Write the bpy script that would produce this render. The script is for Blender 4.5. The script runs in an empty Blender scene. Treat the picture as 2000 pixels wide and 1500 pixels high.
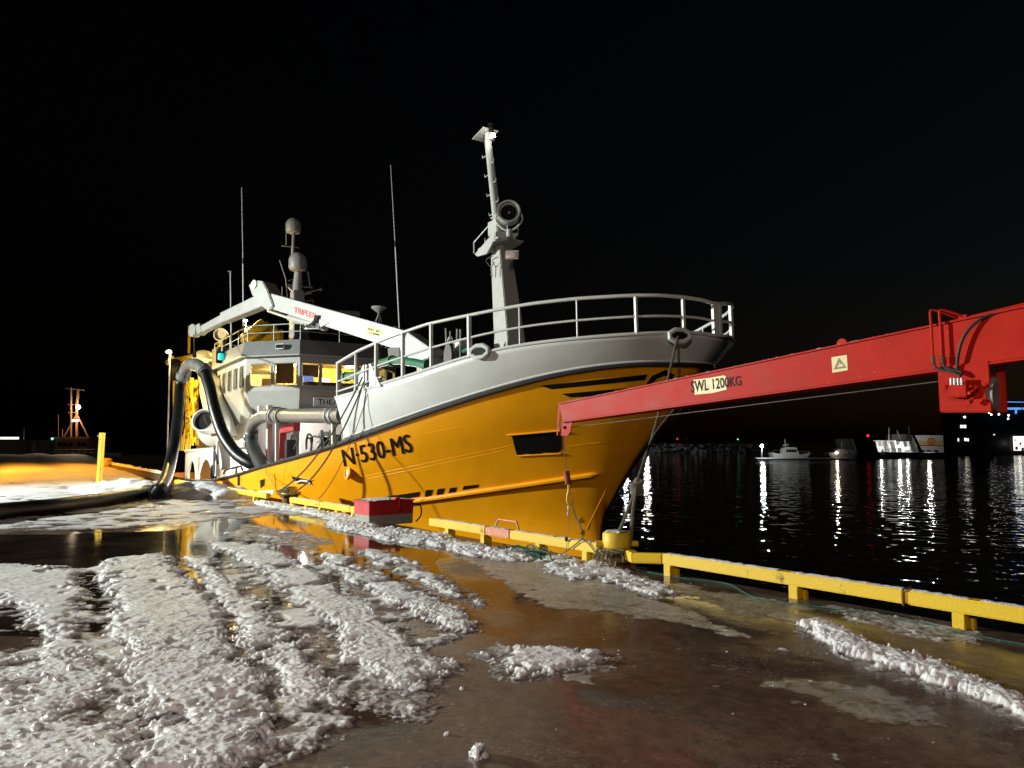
import bpy, bmesh, math, random
import numpy as np
from mathutils import Vector, Matrix
from mathutils.bvhtree import BVHTree
from mathutils.geometry import tessellate_polygon
random.seed(7)
R_ = math.radians
sc = bpy.context.scene
col = sc.collection

# ------------------------------------------------------------------ camera
FPX, HOR, VPX = 1500.0, 862.0, -155.0          # focal length in px, horizon row, vanishing point of the quay edge
TH = math.atan((HOR - 750) / FPX)
AZ = math.atan((1000 - VPX) / (FPX / math.cos(TH)))
FH = Vector((-math.cos(AZ), math.sin(AZ), 0)); RT = Vector((math.sin(AZ), math.cos(AZ), 0))
FW = FH * math.cos(TH) + Vector((0, 0, math.sin(TH))); UP = RT.cross(FW)
CAM = Vector((0, 0, 1.65))
cam_d = bpy.data.cameras.new('camera'); cam = bpy.data.objects.new('camera', cam_d); col.objects.link(cam)
cam_d.sensor_width = 36; cam_d.lens = FPX / 2000 * 36; cam_d.clip_start = 0.05; cam_d.clip_end = 5000
cam.matrix_world = Matrix(((RT.x, UP.x, -FW.x, CAM.x), (RT.y, UP.y, -FW.y, CAM.y), (RT.z, UP.z, -FW.z, CAM.z), (0, 0, 0, 1)))
sc.camera = cam

# ------------------------------------------------------------------ night sky
w = bpy.data.worlds.new('World'); sc.world = w; w.use_nodes = True
nt = w.node_tree; bg = nt.nodes['Background']
sky = nt.nodes.new('ShaderNodeTexSky'); sky.sky_type = 'NISHITA'; sky.sun_disc = False
sky.sun_elevation = R_(-4.0); sky.sun_rotation = R_(30)
nt.links.new(sky.outputs[0], bg.inputs[0]); bg.inputs[1].default_value = 0.05
sc.view_settings.view_transform = 'Standard'; sc.view_settings.look = 'None'
sc.view_settings.exposure = 0; sc.view_settings.gamma = 1

# quay floodlights (their masts are built further down)
FLOOD = [((-34.0, -17.0, 8.0), 82000, (0.94, 1.0, 0.93), 0.35, (-16, 8.0, 0.8), 84), ((5.0, -9.0, 9.0), 4200, (1.0, 0.80, 0.70), 0.3, (-9, 5, 0), 120)]
for p, e, c, r, aim, cone in FLOOD:
    l = bpy.data.lights.new('quay_floodlight', 'SPOT'); l.energy = e; l.color = c; l.shadow_soft_size = r; l.spot_size = R_(cone); l.spot_blend = .7
    o = bpy.data.objects.new('quay_floodlight', l); o.location = p; col.objects.link(o); o.rotation_euler = (Vector(aim) - Vector(p)).to_track_quat('-Z', 'Y').to_euler()
def lamp(name, p, e, c, r=0.1, parent=None):
    l = bpy.data.lights.new(name, 'POINT'); l.energy = e; l.color = c; l.shadow_soft_size = r
    o = bpy.data.objects.new(name, l); o.location = p; col.objects.link(o)
    if parent: o.parent = parent
    return o

# ------------------------------------------------------------------ pixel -> place helpers
def ray(px, py): return FW + RT * ((px - 1000) / FPX) + UP * ((750 - py) / FPX)
def gz(px, py, z=0.0): d = ray(px, py); return CAM + d * ((z - CAM.z) / d.z)
def gy(px, py, y): d = ray(px, py); return CAM + d * ((y - CAM.y) / d.y)
def far(px, py, D): d = ray(px, py); return CAM + d * (D / d.dot(FH))
YAW, TRIM = R_(-3.5), R_(1.5)
SX = Vector((math.cos(YAW) * math.cos(TRIM), math.sin(YAW) * math.cos(TRIM), math.sin(TRIM)))
SY = Vector((-math.sin(YAW), math.cos(YAW), 0)); SZ = SX.cross(SY)
S0 = Vector((-28, 13, 0))
SM = Matrix(((SX.x, SY.x, SZ.x, S0.x), (SX.y, SY.y, SZ.y, S0.y), (SX.z, SY.z, SZ.z, S0.z), (0, 0, 0, 1)))
SI = SM.inverted(); SI3 = SI.to_3x3(); SO = SI @ CAM
def sray(px, py): return SI3 @ ray(px, py)
def sp(px, py, axis, val): d = sray(px, py); return SO + d * ((val - SO[axis]) / d[axis])
def splane(px, py, A, B):
    n = (B - A).cross(Vector((0, 0, 1))); d = sray(px, py); return SO + d * ((A - SO).dot(n) / d.dot(n))
def half(X, par):
    B, Xs, Xt, n, m = par; u = min(max((X - Xs) / (Xt - Xs), 0), 1); return B * max(0, 1 - u ** n) ** (1 / m)
def shell_hit(px, py, par):
    d = sray(px, py); prev = None; t = 5.0
    f = lambda t: (SO + d * t).y + (half((SO + d * t).x, par) if (SO + d * t).x < par[2] else 0)
    while t < 60:
        if f(t) >= 0:
            a, b = t - .05, t
            for _ in range(25):
                c = (a + b) / 2
                if f(c) >= 0: b = c
                else: a = c
            return SO + d * b
        t += .05

# ------------------------------------------------------------------ materials
M = {}
def mat(name, c=(.5, .5, .5), rough=.5, metal=0, var=.12, scale=6, bump=0, bscale=30, emit=None, es=0, coat=0, c2=None, lo=.45, hi=.7, spec=.5, rvar=.15):
    m = bpy.data.materials.new(name); m.use_nodes = True; n = m.node_tree; b = n.nodes['Principled BSDF']; M[name] = m
    b.inputs['Roughness'].default_value = rough; b.inputs['Metallic'].default_value = metal
    b.inputs['Specular IOR Level'].default_value = spec; b.inputs['Coat Weight'].default_value = coat
    tc = n.nodes.new('ShaderNodeTexCoord'); no = n.nodes.new('ShaderNodeTexNoise')
    no.inputs['Scale'].default_value = scale; no.inputs['Detail'].default_value = 7; no.inputs['Roughness'].default_value = .62
    n.links.new(tc.outputs['Object'], no.inputs['Vector'])
    rp = n.nodes.new('ShaderNodeValToRGB'); rp.color_ramp.elements[0].position = lo if c2 else .3; rp.color_ramp.elements[1].position = hi if c2 else .7
    d = c2 or tuple(x * (1 - var * 2) for x in c)
    rp.color_ramp.elements[0].color = (*c, 1) if c2 else (*d, 1); rp.color_ramp.elements[1].color = (*d, 1) if c2 else (*c, 1)
    n.links.new(no.outputs[0], rp.inputs[0]); n.links.new(rp.outputs[0], b.inputs['Base Color'])
    if rvar:
        mr = n.nodes.new('ShaderNodeMapRange'); mr.inputs[3].default_value = max(.02, rough - rvar); mr.inputs[4].default_value = min(1, rough + rvar)
        n.links.new(no.outputs[0], mr.inputs[0]); n.links.new(mr.outputs[0], b.inputs['Roughness'])
    if bump:
        n2 = n.nodes.new('ShaderNodeTexNoise'); n2.inputs['Scale'].default_value = bscale; n2.inputs['Detail'].default_value = 4
        n.links.new(tc.outputs['Object'], n2.inputs['Vector'])
        bp = n.nodes.new('ShaderNodeBump'); bp.inputs['Strength'].default_value = bump; bp.inputs['Distance'].default_value = .05
        n.links.new(n2.outputs[0], bp.inputs['Height']); n.links.new(bp.outputs[0], b.inputs['Normal'])
    if emit: b.inputs['Emission Color'].default_value = (*emit, 1); b.inputs['Emission Strength'].default_value = es
    return m
mat('hull_yellow', (.95, .385, .004), .34, var=.06, scale=1.3, bump=.22, bscale=.9, rvar=.08)
mat('plate_white', (.60, .60, .57), .42, var=.05, scale=1.5, bump=.06, bscale=1.4)
mat('house_grey', (.29, .29, .275), .45, var=.07, scale=2)
mat('ship_white', (.62, .61, .57), .45, var=.08, scale=3)
mat('crane_white', (.31, .31, .295), .45, var=.08, scale=2)
mat('elbow', (.20, .20, .19), .45, .5, var=.25, scale=6)
mat('rail_white', (.60, .60, .56), .4, var=.06)
mat('brow_grey', (.15, .155, .155), .5, var=.08)
mat('mast_grey', (.38, .38, .36), .45, var=.06)
mat('black_paint_and_shade', (.005, .005, .005), .6, var=.2, spec=.2)  # black paint, and the painted shade of hull openings
mat('weight_red', (.35, .05, .02), .7, var=.3)
mat('letter_black', (.003, .003, .003), .6, var=.1, spec=.15)
mat('steel', (.46, .45, .42), .36, .85, var=.04, scale=2, rvar=.04)
mat('galv', (.42, .43, .42), .45, .6, var=.2, scale=14)
mat('hose_black', (.006, .006, .006), .36, var=.2, bump=.12, bscale=22, rvar=.1, spec=.4)
mat('rubber', (.012, .012, .012), .6)
mat('deck_red', (.42, .03, .03), .45)
mat('deck_green', (.02, .16, .09), .4)
mat('gear_yellow', (.82, .58, .03), .5, var=.15, scale=8)
mat('rail_yellow', (.72, .47, .012), .5, var=.1, scale=5, c2=(.16, .09, .02), lo=.62, hi=.72, bump=.10, bscale=45)
mat('rail_faded', (.62, .20, .10), .6, c2=(.55, .40, .30), lo=.5, hi=.62, scale=18)
mat('box_red', (.52, .02, .018), .5, var=.1, scale=5, bump=.1)
mat('box_grey', (.34, .33, .30), .8, var=.15, scale=12, bump=.3, bscale=40)
mat('crane_red', (.46, .014, .004), .5, var=.12, scale=3, spec=.12)
mat('sticker', (.70, .60, .30), .5, c2=(.35, .28, .14), lo=.55, hi=.75, scale=12)
mat('sign_yellow', (.75, .62, .12), .5)
mat('sign_white', (.75, .75, .72), .5)
mat('red_paint', (.55, .02, .03), .5)
mat('orange', (.75, .22, .02), .5)
mat('rope', (.34, .31, .22), .9, var=.25, scale=40, bump=.9, bscale=160)
mat('rope_dark', (.10, .085, .05), .9, var=.25, scale=40, bump=.6, bscale=120)
mat('rope_green', (.02, .16, .12), .8, var=.25, scale=40, bump=.5, bscale=120)
mat('frayed', (.40, .30, .16), .95, var=.35, scale=25, bump=.8, bscale=80)
mat('rust', (.22, .09, .03), .8, var=.4, scale=10, bump=.4)
mat('wire', (.16, .12, .10), .5, .7)
mat('hook_yellow', (.85, .50, .02), .4)
mat('wood', (.20, .13, .06), .8, var=.3, scale=8, bump=.5, bscale=20)
mat('concrete', (.17, .16, .15), .8, var=.25, scale=3, bump=.3)
mat('dark_hull', (.012, .013, .016), .4)
mat('far_white', (.75, .76, .76), .5)
mat('far_grey', (.10, .10, .11), .7)
mat('far_brown', (.20, .10, .05), .7)
mat('dome', (.30, .30, .28), .45, var=.05)
mat('snow_cap', (.84, .85, .87), .6, var=.06, scale=20, bump=.6, bscale=60)
def sss(m, wt, r):
    b = m.node_tree.nodes['Principled BSDF']; b.inputs['Subsurface Weight'].default_value = wt; b.inputs['Subsurface Radius'].default_value = (1, 1, 1); b.inputs['Subsurface Scale'].default_value = r
mat('ice', (.62, .62, .62), .22, var=.18, scale=30, bump=.35, bscale=40, c2=(.78, .78, .78), lo=.4, hi=.65)
sss(M['ice'], .8, .03); sss(M['snow_cap'], .7, .02)
mat('wall_in', (.70, .48, .16), .6, var=.2, scale=3)
mat('curtain_dark', (.10, .06, .03), .7)
mat('lens', (.02, .02, .02), .06, var=0)
mat('bulb', (1, 1, 1), .5, emit=(1, .95, .82), es=60)
mat('bulb_soft', (1, 1, 1), .5, emit=(1, .93, .78), es=9)
mat('bulb_green', (.0, .3, .25), .5, emit=(.0, .75, .6), es=.8)
mat('bulb_red', (.3, 0, 0), .5, emit=(1, .02, .02), es=2.2)
mat('bulb_lgreen', (.0, .3, .2), .5, emit=(.2, 1, .75), es=1.6)
mat('blue_lit_glow', (.1, .2, .5), .5, emit=(.12, .35, 1), es=1.1)  # no bulb: emission stands in for blue light falling on ship steelwork
mat('lit_window', (.8, .8, .7), .5, emit=(1, .95, .82), es=1.5)
mat('screen', (.1, .2, .5), .5, emit=(.25, .35, .75), es=.7)
m = bpy.data.materials.new('glass'); m.use_nodes = True; n = m.node_tree; n.nodes.clear(); M['glass'] = m
o_ = n.nodes.new('ShaderNodeOutputMaterial'); mx = n.nodes.new('ShaderNodeMixShader'); tr = n.nodes.new('ShaderNodeBsdfTransparent'); gl = n.nodes.new('ShaderNodeBsdfGlossy')
gl.inputs['Roughness'].default_value = .02; fr = n.nodes.new('ShaderNodeFresnel'); fr.inputs[0].default_value = 1.5
n.links.new(fr.outputs[0], mx.inputs[0]); n.links.new(tr.outputs[0], mx.inputs[1]); n.links.new(gl.outputs[0], mx.inputs[2]); n.links.new(mx.outputs[0], o_.inputs[0])

# ------------------------------------------------------------------ mesh helpers
ORG = {}
def V(p): return p if isinstance(p, Vector) else Vector(p)
class MB:
    def __init__(s): s.v = []; s.f = []
    def add(s, vs, fs):
        k = len(s.v); s.v += [V(p).copy() for p in vs]; s.f += [tuple(i + k for i in f) for f in fs]; return s
    def hexa(s, q):                       # 4 bottom + 4 top
        return s.add(q, [(3, 2, 1, 0), (4, 5, 6, 7), (0, 1, 5, 4), (1, 2, 6, 5), (2, 3, 7, 6), (3, 0, 4, 7)])
    def box(s, c, d, ax=None):
        c = V(c); X, Y, Z = ax or (Vector((1, 0, 0)), Vector((0, 1, 0)), Vector((0, 0, 1))); x, y, z = [k / 2 for k in d]
        return s.hexa([c + X * (a * x) + Y * (b * y) + Z * (e * z) for e in (-1, 1) for a, b in ((-1, -1), (1, -1), (1, 1), (-1, 1))])
    def bar(s, p, q, w, h, w2=None, h2=None, up=(0, 0, 1)):
        p, q = V(p), V(q); t = (q - p).normalized(); sd = t.cross(V(up))
        if sd.length < 1e-4: sd = t.cross(Vector((1, 0, 0)))
        sd.normalize(); u = sd.cross(t); w2 = w2 or w; h2 = h2 or h
        a = [p + sd * (i * w / 2) + u * (j * h / 2) for i, j in ((-1, -1), (1, -1), (1, 1), (-1, 1))]
        b = [q + sd * (i * w2 / 2) + u * (j * h2 / 2) for i, j in ((-1, -1), (1, -1), (1, 1), (-1, 1))]
        return s.hexa(a + b)
    def tube(s, pts, r, n=8, caps=True):
        P = [V(p) for p in pts]; r = r if isinstance(r, (list, tuple)) else [r] * len(P)
        t0 = (P[1] - P[0]).normalized(); a = t0.orthogonal().normalized(); k = len(s.v)
        for i, p in enumerate(P):
            t = ((P[min(i + 1, len(P) - 1)] - P[max(i - 1, 0)])).normalized()
            a = (a - t * a.dot(t)).normalized(); b = t.cross(a)
            s.v += [p + (a * math.cos(2 * math.pi * j / n) + b * math.sin(2 * math.pi * j / n)) * r[i] for j in range(n)]
        for i in range(len(P) - 1):
            for j in range(n): s.f.append((k + i * n + j, k + i * n + (j + 1) % n, k + (i + 1) * n + (j + 1) % n, k + (i + 1) * n + j))
        if caps: s.f += [tuple(k + j for j in reversed(range(n))), tuple(k + (len(P) - 1) * n + j for j in range(n))]
        return s
    def prism(s, poly, ext):
        k = len(poly); ext = V(ext); P = [V(p) for p in poly]
        return s.add(P + [p + ext for p in P], [tuple(reversed(range(k))), tuple(range(k, 2 * k))] + [(i, (i + 1) % k, (i + 1) % k + k, i + k) for i in range(k)])
    def lathe(s, prof, c, axis=(0, 0, 1), n=16):
        c = V(c); t = V(axis).normalized(); a = t.orthogonal().normalized(); b = t.cross(a); k = len(s.v); m_ = len(prof)
        for r, h in prof: s.v += [c + t * h + (a * math.cos(2 * math.pi * j / n) + b * math.sin(2 * math.pi * j / n)) * r for j in range(n)]
        for i in range(m_ - 1):
            for j in range(n): s.f.append((k + i * n + j, k + i * n + (j + 1) % n, k + (i + 1) * n + (j + 1) % n, k + (i + 1) * n + j))
        s.f += [tuple(k + j for j in reversed(range(n))), tuple(k + (m_ - 1) * n + j for j in range(n))]
        return s
    def ball(s, c, r, sq=(1, 1, 1), n=12):
        h = n // 2; c = V(c); k = len(s.v)
        for i in range(h + 1):
            th = math.pi * i / h
            s.v += [c + Vector((r * sq[0] * math.sin(th) * math.cos(2 * math.pi * j / n), r * sq[1] * math.sin(th) * math.sin(2 * math.pi * j / n), r * sq[2] * math.cos(th))) for j in range(n)]
        for i in range(h):
            for j in range(n): s.f.append((k + i * n + j, k + (i + 1) * n + j, k + (i + 1) * n + (j + 1) % n, k + i * n + (j + 1) % n))
        return s
    def build(s, name, m, parent=None, smooth=False, bevel=0):
        off = ORG.get(parent.name, Vector((0, 0, 0))) if parent else Vector((0, 0, 0))
        me = bpy.data.meshes.new(name); me.from_pydata([p - off for p in s.v], [], s.f)
        bm = bmesh.new(); bm.from_mesh(me); bmesh.ops.remove_doubles(bm, verts=bm.verts, dist=1e-5)
        if bevel: bmesh.ops.bevel(bm, geom=[e for e in bm.edges if len(e.link_faces) == 2 and e.calc_face_angle(0) > .5], offset=bevel, segments=2, affect='EDGES', clamp_overlap=True)
        bmesh.ops.recalc_face_normals(bm, faces=bm.faces); bm.to_mesh(me); bm.free()
        me.materials.append(M[m])
        if smooth:
            me.shade_smooth()
            me.set_sharp_from_angle(angle=R_(40))
        o = bpy.data.objects.new(name, me); col.objects.link(o)
        if parent: o.parent = parent; ORG[o.name] = off
        return o
def thing(name, label, cat, loc=(0, 0, 0), group=None):
    o = bpy.data.objects.new(name, None); col.objects.link(o); o.location = loc; o.empty_display_size = .2
    o['label'] = label; o['category'] = cat
    if group: o['group'] = group
    ORG[o.name] = V(loc).copy(); return o
def tag(o, label, cat, group=None, kind=None):
    o['label'] = label; o['category'] = cat
    if group: o['group'] = group
    if kind: o['kind'] = kind
    return o
def bvh_of(o):
    me = o.data; off = ORG.get(o.parent.name, Vector()) if o.parent else Vector()
    return BVHTree.FromPolygons([v.co + off for v in me.vertices], [tuple(p.vertices) for p in me.polygons])
def text2d(s, bold=0.0):
    cu = bpy.data.curves.new('t', 'FONT'); cu.body = s; cu.offset = bold; cu.resolution_u = 3
    ob = bpy.data.objects.new('t', cu); col.objects.link(ob); dg = bpy.context.evaluated_depsgraph_get()
    me = bpy.data.meshes.new_from_object(ob.evaluated_get(dg)); vs = [(v.co.x, v.co.y) for v in me.vertices]; fs = [tuple(p.vertices) for p in me.polygons]
    bpy.data.objects.remove(ob); bpy.data.curves.remove(cu); bpy.data.meshes.remove(me)
    x0 = min(v[0] for v in vs); x1 = max(v[0] for v in vs); y0 = min(v[1] for v in vs); y1 = max(v[1] for v in vs)
    return [((x - x0) / (x1 - x0), (y - y0) / (y1 - y0)) for x, y in vs], fs
def subdiv2d(vs, fs, mx):
    bm = bmesh.new(); bv = [bm.verts.new((x, y, 0)) for x, y in vs]
    for f in fs:
        try: bm.faces.new([bv[i] for i in f])
        except ValueError: pass
    bmesh.ops.triangulate(bm, faces=bm.faces)
    for _ in range(6):
        es = [e for e in bm.edges if e.calc_length() > mx]
        if not es: break
        bmesh.ops.subdivide_edges(bm, edges=es, cuts=1); bmesh.ops.triangulate(bm, faces=bm.faces)
    bm.verts.index_update(); out = [(v.co.x, v.co.y) for v in bm.verts], [tuple(v.index for v in f.verts) for f in bm.faces]; bm.free(); return out
def paint(name, vs, fs, m, bvh, parent, org, dirf, off=.008, mx=14):
    """flat paint: 2-D outline in photo px dropped on to the surface it is painted on"""
    vs, fs = subdiv2d(vs, fs, mx); P = []; ok = []
    for x, y in vs:
        d = dirf(x, y).normalized(); h = bvh.ray_cast(org, d)
        if h[0] is None: P.append(None); continue
        nn = h[1] if h[1].dot(d) < 0 else -h[1]; P.append(h[0] + nn * off)
    fs = [f for f in fs if all(P[i] is not None for i in f)]
    return MB().add([p or Vector() for p in P], fs).build(name, m, parent) if fs else None
def px_text(name, s, quad, m, bvh, parent, org, dirf, bold=0., off=.008, mx=14):
    TL, TR, BR, BL = quad; vs, fs = text2d(s, bold)
    q = []
    for u, v in vs:
        v = 1 - v; q.append(tuple((TL[k] * (1 - u) + TR[k] * u) * (1 - v) + (BL[k] * (1 - u) + BR[k] * u) * v for k in (0, 1)))
    return paint(name, q, fs, m, bvh, parent, org, dirf, off, mx)
def poly_paint(name, pts, m, bvh, parent, org, dirf, off=.006, mx=14):
    return paint(name, pts, [tuple(range(len(pts)))], m, bvh, parent, org, dirf, off, mx)
def curve(pts, k=8):                      # Catmull-Rom through points
    P = [V(p) for p in pts]; P = [P[0] * 2 - P[1]] + P + [P[-1] * 2 - P[-2]]; out = []
    for i in range(1, len(P) - 2):
        a, b, c, d = P[i - 1:i + 3]
        for j in range(k):
            t = j / k; out.append(.5 * ((2 * b) + (c - a) * t + (2 * a - 5 * b + 4 * c - d) * t * t + (3 * b - a - 3 * c + d) * t ** 3))
    return out + [P[-2]]
def sag(p, q, s, n=14):
    p, q = V(p), V(q); return [p.lerp(q, i / n) - Vector((0, 0, s * 4 * (i / n) * (1 - i / n))) for i in range(n + 1)]

# ================================================================== SETTING
def struct(o): o['kind'] = 'structure'; return o
ZW = -1.9
# ---- quay slab
EDGE = [(40, 7.5), (-30, 7.6), (-60, 10.8), (-95, 15), (-95, 60), (-260, 60), (-260, -160), (40, -160)]
quay = struct(MB().prism([(x, y, -5) for x, y in reversed(EDGE)], (0, 0, 5)).build('quay', 'concrete'))
m = bpy.data.materials.new('wet_quay'); m.use_nodes = True; n = m.node_tree; b = n.nodes['Principled BSDF']; M['wet_quay'] = m; L = n.links.new
def nz(scale, det=5, ro=.6, dist=0, vec=None):
    x = n.nodes.new('ShaderNodeTexNoise'); x.inputs['Scale'].default_value = scale; x.inputs['Detail'].default_value = det; x.inputs['Roughness'].default_value = ro; x.inputs['Distortion'].default_value = dist
    L(vec or tc.outputs['Object'], x.inputs['Vector']); return x
def ramp(src, stops):
    r = n.nodes.new('ShaderNodeValToRGB'); e = r.color_ramp.elements
    while len(e) < len(stops): e.new(.5)
    for k, (p, c) in zip(e, stops): k.position = p; k.color = (*c, 1) if len(c) == 3 else c
    L(src, r.inputs[0]); return r
def g3(v): return (v, v, v)
tc = n.nodes.new('ShaderNodeTexCoord')
a1 = nz(.55, 6, .6, .4); a2 = nz(9, 8, .7); a3 = nz(70, 3)
c1 = ramp(a1.outputs[0], [(.3, (.066, .038, .024)), (.5, (.13, .083, .057)), (.7, (.20, .145, .11))])
c2 = ramp(a2.outputs[0], [(.35, g3(.55)), (.75, g3(1.25))])
mu = n.nodes.new('ShaderNodeMix'); mu.data_type = 'RGBA'; mu.blend_type = 'MULTIPLY'; mu.inputs[0].default_value = 1
L(c1.outputs[0], mu.inputs[6]); L(c2.outputs[0], mu.inputs[7]); 
f1_ = nz(1.3, 4, .6, 1.2); f2_ = nz(34, 6, .75); fm_ = n.nodes.new('ShaderNodeMath'); fm_.operation = 'MULTIPLY'; L(ramp(f1_.outputs[0], [(.48, g3(0)), (.66, g3(1))]).outputs[0], fm_.inputs[0]); L(ramp(f2_.outputs[0], [(.52, g3(0)), (.68, g3(1))]).outputs[0], fm_.inputs[1])
mu2 = n.nodes.new('ShaderNodeMix'); mu2.data_type = 'RGBA'; L(fm_.outputs[0], mu2.inputs[0]); L(mu.outputs[2], mu2.inputs[6]); mu2.inputs[7].default_value = (.33, .29, .26, 1); L(mu2.outputs[2], b.inputs['Base Color'])
rr = ramp(a1.outputs[0], [(.40, g3(.05)), (.52, g3(.12)), (.66, g3(.42))]); L(rr.outputs[0], b.inputs['Roughness'])
bp = n.nodes.new('ShaderNodeBump'); bp.inputs['Distance'].default_value = .02
bs = ramp(a1.outputs[0], [(.42, g3(.015)), (.66, g3(.4))]); L(bs.outputs[0], bp.inputs['Strength']); L(a2.outputs[0], bp.inputs['Height']); L(bp.outputs[0], b.inputs['Normal'])
b.inputs['IOR'].default_value = 1.36; b.inputs['Specular IOR Level'].default_value = .7
struct(MB().add([(40, 7.48, .004), (-30, 7.58, .004), (-60, 10.75, .004), (-94.9, 14.9, .004), (-94.9, 59, .004), (-259, 59, .004), (-259, -159, .004), (40, -159, .004)], [(0, 1, 2, 3, 4, 5, 6, 7)]).build('wet_pavement', 'wet_quay'))

mat('puddle_water', (.045, .031, .022), .06, var=.4, scale=1.2, spec=.6, rvar=.05, bump=.035, bscale=4)
pud = [(-300, 1040), (60, 1044), (200, 1040), (330, 1036), (400, 1022), (460, 1010), (540, 1006), (610, 1014), (650, 1034), (730, 1052), (820, 1064), (860, 1080), (850, 1100), (880, 1130), (840, 1150), (790, 1135), (740, 1160), (690, 1150), (640, 1200), (590, 1180), (520, 1220), (450, 1180), (340, 1200), (200, 1230), (60, 1240), (-300, 1200)]
pc = curve([gz(x, y, .007) for x, y in pud] + [gz(*pud[0], .007)], 6)[:-1]; rnd = random.Random(2)
pc = [p + Vector((rnd.uniform(-.06, .06), rnd.uniform(-.04, .04), 0)) for p in pc]
struct(MB().add(pc, [tuple(t) for t in tessellate_polygon([pc])]).build('puddle', 'puddle_water'))
# ---- harbour water
m = bpy.data.materials.new('water'); m.use_nodes = True; n = m.node_tree; b = n.nodes['Principled BSDF']; M['water'] = m; L = n.links.new
tc = n.nodes.new('ShaderNodeTexCoord')
b.inputs['Base Color'].default_value = (.0015, .002, .003, 1); b.inputs['Roughness'].default_value = .03; b.inputs['IOR'].default_value = 1.333
w1 = nz(1.5, 1.2, .35, .2); w2 = nz(.4, 1, .4); ad = n.nodes.new('ShaderNodeMath'); ad.operation = 'MULTIPLY_ADD'; ad.inputs[1].default_value = 1.0
L(w2.outputs[0], ad.inputs[0]); L(w1.outputs[0], ad.inputs[2])
bp = n.nodes.new('ShaderNodeBump'); bp.inputs['Strength'].default_value = 1; bp.inputs['Distance'].default_value = .055; L(ad.outputs[0], bp.inputs['Height']); L(bp.outputs[0], b.inputs['Normal'])
struct(MB().add([(-3000, -60, ZW), (600, -60, ZW), (600, 4000, ZW), (-3000, 4000, ZW)], [(0, 1, 2, 3)]).build('harbour_water', 'water'))

# ---- slush, snow: height fields on the quay
def hsh(ix, iy, s):
    h = (ix.astype(np.int64) * 374761393 + iy.astype(np.int64) * 668265263 + s * 974634211) & 0xffffffff
    h = ((h ^ (h >> 13)) * 1274126177) & 0xffffffff
    h = ((h ^ (h >> 16)) * 2246822519) & 0xffffffff
    return ((h ^ (h >> 15)) & 0xffffff) / float(0xffffff)
def vn(x, y, s):
    ix, iy = np.floor(x), np.floor(y); fx, fy = x - ix, y - iy; fx = fx * fx * (3 - 2 * fx); fy = fy * fy * (3 - 2 * fy)
    a = hsh(ix, iy, s); b = hsh(ix + 1, iy, s); c = hsh(ix, iy + 1, s); d = hsh(ix + 1, iy + 1, s)
    return (a * (1 - fx) + b * fx) * (1 - fy) + (c * (1 - fx) + d * fx) * fy
def fbm(x, y, s, o=4):
    t = 0; a = .5; k = 1
    for i in range(o): t = t + a * vn(x * k, y * k, s + i); a *= .5; k *= 2.03
    return t / (1 - .5 ** o)
def worley(x, y, s):
    ix, iy = np.floor(x), np.floor(y); f1 = np.full(x.shape, 9.); f2 = f1.copy(); cid = np.zeros(x.shape)
    for dx in (-1, 0, 1):
        for dy in (-1, 0, 1):
            cx, cy = ix + dx, iy + dy; d = np.hypot(cx + hsh(cx, cy, s) - x, cy + hsh(cx, cy, s + 1) - y); hv = hsh(cx, cy, s + 2)
            m1 = d < f1; f2 = np.where(m1, f1, np.minimum(f2, d)); cid = np.where(m1, hv, cid); f1 = np.where(m1, d, f1)
    return f1, f2, cid
def sdist(x, y, P):
    d = np.full(x.shape, 1e9); ins = np.zeros(x.shape, bool); k = len(P)
    for i in range(k):
        ax, ay = P[i]; bx, by = P[(i + 1) % k]; ex, ey = bx - ax, by - ay
        t = np.clip(((x - ax) * ex + (y - ay) * ey) / (ex * ex + ey * ey + 1e-12), 0, 1)
        d = np.minimum(d, np.hypot(x - ax - ex * t, y - ay - ey * t))
        c = ((ay > y) != (by > y)) & (x < ex * (y - ay) / (ey if abs(ey) > 1e-9 else 1e-9) + ax); ins ^= c
    return np.where(ins, d, -d)
def G(pts): return [tuple(gz(*p)[:2]) for p in pts]
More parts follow.
